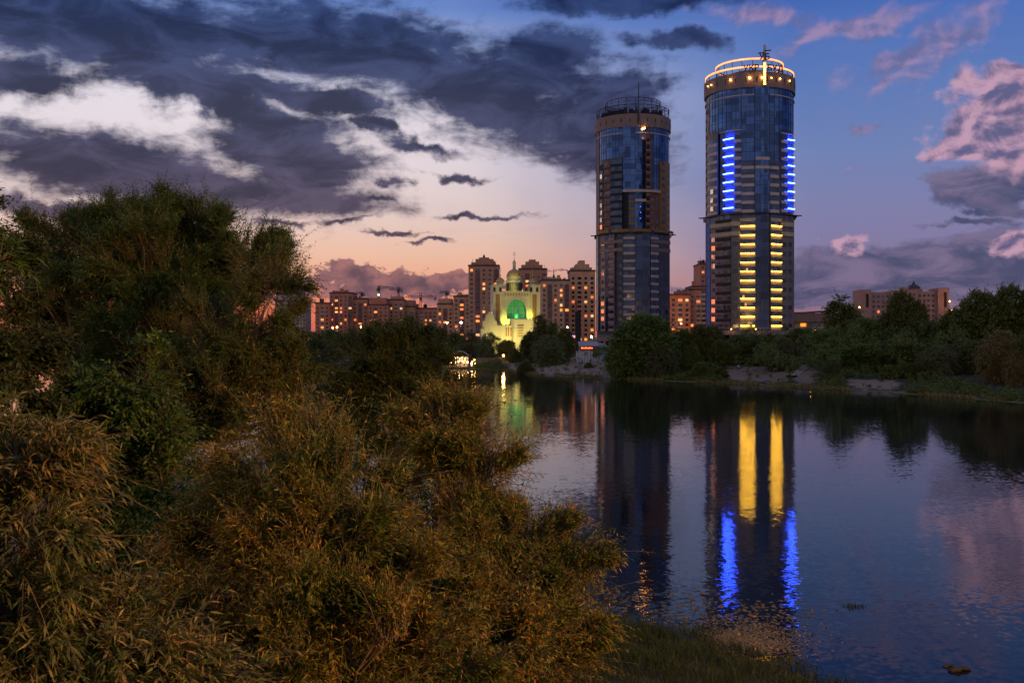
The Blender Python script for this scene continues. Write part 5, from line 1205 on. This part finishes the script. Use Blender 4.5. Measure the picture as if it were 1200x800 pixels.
for i in range(44):
    xx = rl.uniform(-w, w+2.6); q = rl.uniform(418.5, 425) if xx < w else rl.uniform(421, 429); rr = rl.uniform(.1, .2)
    MB().lathe([(.02, -rr), (rr, 0), (.02, rr)], 6, (xx, rl.uniform(-3.6, 1.5), zz(q))).build('light_bulb', M[rl.choice(['lamp_na', 'lamp_w'])], r)
MB().box(w+.0, -4.2, -.5, w+.9, -3.2, zz(414.5)).build('mooring_post', M['metal'], r)
l = bpy.data.lights.new('bulb_light', 'POINT'); l.energy = 420; l.color = (1, .6, .25); l.shadow_soft_size = .5; lo = bpy.data.objects.new('bulb_light', l); COL.objects.link(lo); lo.parent = r; lo.location = (0, -1.5, zz(420))
# low quay wall right of it
Y = 392; xa, xb = PX(553, Y), PX(588, Y); o = MB().box(xa, Y-.3, -.6, xb, Y+.4, PZ(420, Y)).box(xa, Y-.5, PZ(420, Y), xb, Y+.6, PZ(419.2, Y)).build('quay_wall', M['slate']); tag(o, 'low grey quay wall between the pavilion and the water edge lamp', 'wall')

# painted fence, kiosk, pylon and lit sign below the unlit tower
Y = 346; x0, x1 = PX(675, Y), PX(716, Y); g = min(gz(x0, Y), gz(x1, Y)); r = empty('fence', ((x0+x1)/2, Y, g), 0, 'pale panel fence painted with blue and dark graffiti above the sandy slope', 'fence'); w = (x1-x0)/2
gm, ntf, outf = newmat('graffiti_panel'); pf = N(ntf, 'ShaderNodeBsdfPrincipled'); ntf.links.new(pf.outputs[0], outf.inputs[0]); tf = N(ntf, 'ShaderNodeTexCoord')
v1 = N(ntf, 'ShaderNodeTexVoronoi'); v1.inputs['Scale'].default_value = .55; ntf.links.new(tf.outputs['Object'], v1.inputs['Vector']); n1 = N(ntf, 'ShaderNodeTexNoise'); n1.inputs['Scale'].default_value = 1.1; n1.inputs['Distortion'].default_value = 1.5; ntf.links.new(tf.outputs['Object'], n1.inputs[0])
sv = N(ntf, 'ShaderNodeSeparateColor'); ntf.links.new(v1.outputs['Color'], sv.inputs[0])
paint = ramp_(ntf, sv.outputs[0], [(0, (.05, .18, .42, 1)), (.35, (.42, .38, .36, 1)), (.7, (.10, .28, .5, 1)), (1, (.3, .3, .32, 1))], 'CONSTANT')
ntf.links.new(mix_(ntf, smooth_(ntf, n1.outputs[0], .47, .53), (.40, .36, .35, 1), paint), pf.inputs['Base Color'])
k = 12
for i in range(k):
    a, b = -w+2*w*i/k, -w+2*w*(i+1)/k; MB().box(a+.06, 0, .2, b-.06, .14, PZ(411.2, Y)-g+.12*math.sin(i*2.1)).build('panel', gm, r); MB().box(a-.1, -.06, -.8, a+.04, .2, PZ(411, Y)-g+.2).build('post', M['slate'], r)
Y = 372; x0, x1 = PX(679, Y), PX(711, Y); g = gz(x0, Y); r = empty('kiosk', ((x0+x1)/2, Y, g), 0, 'pale kiosk with a long awning and a row of red lights behind the fence', 'kiosk'); w = (x1-x0)/2
MB().box(-w, 0, -1, w*.9, 4, PZ(404, Y)-g).build('wall', M['slate'], r); MB().hexa([(-w-.3, -1.6, PZ(405.5, Y)-g), (w*.4, -1.6, PZ(405.5, Y)-g), (w*.4, 4.2, PZ(401, Y)-g), (-w-.3, 4.2, PZ(401, Y)-g), (-w-.3, -1.6, PZ(405, Y)-g), (w*.4, -1.6, PZ(405, Y)-g), (w*.4, 4.2, PZ(400, Y)-g), (-w-.3, 4.2, PZ(400, Y)-g)]).build('awning', M['pale_metal'], r)
MB().hexa([(w*.45, -1, PZ(406.5, Y)-g), (w, -1, PZ(406.5, Y)-g), (w, 4, PZ(403, Y)-g), (w*.45, 4, PZ(403, Y)-g), (w*.45, -1, PZ(406, Y)-g), (w, -1, PZ(406, Y)-g), (w, 4, PZ(402.2, Y)-g), (w*.45, 4, PZ(402.2, Y)-g)]).build('awning', M['pale_metal'], r)
red = glow('red_light', (1, .12, .03, 1), 6)
for i in range(6): xx = -w+.6+i*.75; MB().box(xx, -1.75, PZ(408.2, Y)-g, xx+.5, -1.62, PZ(406.8+.4*(i % 2), Y)-g).build('red_light', red, r)
Y = 440; x = PX(677, Y); g = gz(x, Y); r = empty('pylon', (x, Y, g), 0, 'tall dark pylon with a thin top between church and unlit tower', 'pylon'); MB().box(-1.2, -.5, -1, 1.4, .5, PZ(365, Y)-g).build('panel', M['black'], r); MB().tube([(-.7, 0, PZ(365, Y)-g), (-.7, 0, PZ(353, Y)-g)], .3, 6).build('mast', M['rust'], r)
Y = 470; x = PX(670.5, Y); g = gz(x, Y); r = empty('shop_sign', (x, Y, g), 0, 'small lit blue and red shop sign left of the dark pylon', 'sign'); z = PZ(394.2, Y)-g
MB().box(-2.3, 0, z-.5, .9, .2, z+.6).build('blue_panel', glow('blue_sign', (.15, .3, 1, 1), 2.2), r); MB().box(1.0, 0, z-.6, 2.2, .2, z+.5).build('red_panel', red, r); MB().tube([(0, .3, -.5), (0, .3, z)], .12, 5).build('post', M['metal'], r)

# path, people and tent on the far beach
pts = [(930.5, 441.5), (935, 437), (940, 432.5), (946, 427.5)]
def on_ground(px, py):
    lo, hi = 150.0, 400.0
    best = min((abs(gz(PX(px, y), y)-PZ(py, y)), y) for y in np.arange(200, 345, .5)); return best[1]
V_ = []
for px, py in pts: Yp = on_ground(px, py); V_.append((PX(px, Yp), Yp))
m = MB(); prev = None
for i in range(40):
    t = i/39*(len(V_)-1); a = min(int(t), len(V_)-2); u = t-a; x = V_[a][0]*(1-u)+V_[a+1][0]*u; y = V_[a][1]*(1-u)+V_[a+1][1]*u; L = [(x-1.1, y, max(gz(x-1.1, y), gz(x+1.1, y))+.12), (x+1.1, y, max(gz(x-1.1, y), gz(x+1.1, y))+.12)]
    if prev: m.hexa([(p[0], p[1], p[2]-.5) for p in (prev[0], prev[1], L[1], L[0])]+[prev[0], prev[1], L[1], L[0]])
    prev = L
tag(m.build('path', surf('path_concrete', (.36, .28, .23, 1), .9, .2, 1)), kind='structure')
def figure(px, py, pose, shirt, trousers, label, hair=(.02, .015, .012, 1)):
    Yp = on_ground(px, py); x = PX(px, Yp); g = gz(x, Yp)
    if pose == 'stand':
        J = [(0, 0, .95), (0, 0, 1.22), (0, 0, 1.44), (0, -.02, 1.53), (0, -.03, 1.66), (.09, 0, .93), (.10, -.03, .5), (.11, .02, .07), (.11, -.13, .04), (-.09, 0, .93), (-.12, .02, .5), (-.13, .05, .07), (-.13, -.10, .04), (.19, 0, 1.40), (.25, .02, 1.12), (.24, -.1, .86), (-.19, 0, 1.40), (-.25, .02, 1.12), (-.24, -.08, .86)]
    else:
        J = [(0, .1, .14), (0, .06, .40), (0, 0, .62), (0, -.03, .70), (0, -.05, .84), (.1, .05, .13), (.14, -.38, .44), (.13, -.62, .08), (.13, -.76, .05), (-.1, .05, .13), (-.14, -.36, .42), (-.15, -.60, .08), (-.15, -.74, .05), (.19, 0, .58), (.25, -.16, .38), (.16, -.36, .40), (-.19, 0, .58), (-.25, -.16, .38), (-.16, -.34, .38)]
    E = [(0, 1), (1, 2), (2, 3), (3, 4), (0, 5), (5, 6), (6, 7), (7, 8), (0, 9), (9, 10), (10, 11), (11, 12), (2, 13), (13, 14), (14, 15), (2, 16), (16, 17), (17, 18)]
    Rr = [.13, .14, .13, .06, .10, .10, .07, .045, .035, .10, .07, .045, .035, .06, .045, .035, .06, .045, .035]
    me = bpy.data.meshes.new('body'); me.from_pydata(J, E, []); o = bpy.data.objects.new('person', me); COL.objects.link(o); o.modifiers.new('skin', 'SKIN')
    for i, s in enumerate(me.skin_vertices[0].data): s.radius = (Rr[i], Rr[i]*(.8 if i < 3 else 1)); s.use_root = (i == 0)
    sb = o.modifiers.new('sub', 'SUBSURF'); sb.levels = sb.render_levels = 1
    bpy.context.view_layer.update(); dg = bpy.context.evaluated_depsgraph_get(); m2 = bpy.data.meshes.new_from_object(o.evaluated_get(dg)); o.modifiers.clear(); o.data = m2
    m2.materials.clear()
    for nm, c in (('skin', (.35, .2, .14, 1)), ('shirt', shirt), ('trousers', trousers)): m2.materials.append(surf(nm, c, .8, .15, 4))
    zw = J[0][2]
    for f in m2.polygons:
        c = f.center; f.use_smooth = True
        if pose == 'stand': f.material_index = 2 if c.z < .97 and c.z > .1 and abs(c.x) < .21 else 1 if .97 <= c.z < 1.47 else 0
        else: f.material_index = 1 if c.z > .2 and c.y > -.12 and c.z < .66 else 2 if c.z < .5 and c.z > .1 else 0
    hx_, hy_, hzv = J[4]; hr = MB().lathe([(.02, -.01), (.098, .0), (.1, .05), (.07, .1), (.02, .115)], 10, (hx_, hy_+.015, hzv+.0)).build('hair', surf('hair', hair, .7, .2, 5), o, True)
    o.location = (x, Yp, g); o.rotation_euler = (0, 0, rf.uniform(-.6, .6)); tag(o, label, 'person', 'people on the far beach')
figure(865.5, 434, 'stand', (.35, .5, .6, 1), (.05, .07, .12, 1), 'person in a pale blue top standing on the far beach')
figure(871.5, 435.5, 'sit', (.5, .4, .36, 1), (.1, .08, .08, 1), 'person in a beige top sitting on the sand, left of the three sitters')
figure(875.5, 436, 'sit', (.16, .1, .1, 1), (.06, .06, .08, 1), 'person in dark clothes sitting on the sand, middle of the three sitters')
figure(880, 435, 'sit', (.6, .52, .5, 1), (.1, .1, .13, 1), 'person in a white top sitting on the sand, right of the three sitters')
Yp = on_ground(940.5, 427); x = PX(940.5, Yp); g = gz(x, Yp); r = empty('tent', (x, Yp, g), .2, 'small blue tent beside the head of the beach path', 'tent')
MB().hexa([(-1.3, -1.1, -.2), (1.3, -1.1, -.2), (1.3, 1.3, -.2), (-1.3, 1.3, -.2), (-.25, -.3, 2.7), (.25, -.3, 2.7), (.25, .4, 2.7), (-.25, .4, 2.7)]).build('canopy', surf('blue_canvas', (.03, .10, .22, 1), .7, .2, 2), r)
MB().hexa([(-.5, -1.12, 0), (.5, -1.12, 0), (.5, -1.08, 0), (-.5, -1.08, 0), (-.12, -.55, 1.8), (.12, -.55, 1.8), (.12, -.5, 1.8), (-.12, -.5, 1.8)]).build('door_flap', M['black'], r)
Yp = on_ground(927, 443); x = PX(927, Yp); g = gz(x, Yp); r = empty('rowing_boat', (x, Yp, g+.1), .5, 'small dark boat pulled up on the sand at the foot of the path', 'boat')
hull = MB(); st = [(-1.9, .15, .35), (-1.2, .55, .1), (0, .7, .0), (1.2, .6, .05), (1.9, .5, .12)]
for (xa, wa_, za), (xb, wb_, zb) in zip(st[:-1], st[1:]):
    for s in (-1, 1): hull.poly([(xa, 0, za), (xb, 0, zb), (xb, s*wb_, .6), (xa, s*wa_, .65)])
hull.poly([(1.9, -.5, .6), (1.9, 0, .12), (1.9, .5, .6)]); hull.build('hull', M['navy'], r)
for xx in (-.6, .6): MB().box(xx-.15, -.55, .42, xx+.15, .55, .47).build('seat', M['slate'], r)

# ------------------------------------------------------------------ the sodium street lamps on the embankment that light the near willows
def street_lamp(x, y, e, label):
    g = gz(x, y); r = empty('street_lamp', (x, y, g), 0, label, 'street lamp', 'street lamps on the near embankment')
    MB().tube([(0, 0, -.3), (0, 0, 8.4), (0, .5, 9.0), (0, 1.7, 9.25)], [.11, .07, .06, .05], 8).build('pole', M['metal'], r)
    MB().hexa([(-.18, 1.5, 9.2), (.18, 1.5, 9.2), (.12, 2.3, 9.3), (-.12, 2.3, 9.3), (-.16, 1.5, 9.36), (.16, 1.5, 9.36), (.1, 2.3, 9.42), (-.1, 2.3, 9.42)]).build('lamp_head', M['pale_metal'], r)
    MB().box(-.1, 1.6, 9.15, .1, 2.15, 9.195).build('lamp_lens', M['lamp_na'], r)
    l = bpy.data.lights.new('lamp_light', 'POINT'); l.energy = e; l.color = (1, .44, .10); l.shadow_soft_size = .2; lo = bpy.data.objects.new('lamp_light', l); COL.objects.link(lo); lo.parent = r; lo.location = (0, 1.9, 8.9)
street_lamp(23, 3, LAMP_E, 'sodium street lamp on the embankment to the right of the photographer')
street_lamp(-16, -9, LAMP_E*.22, 'sodium street lamp behind the photographer on the left')
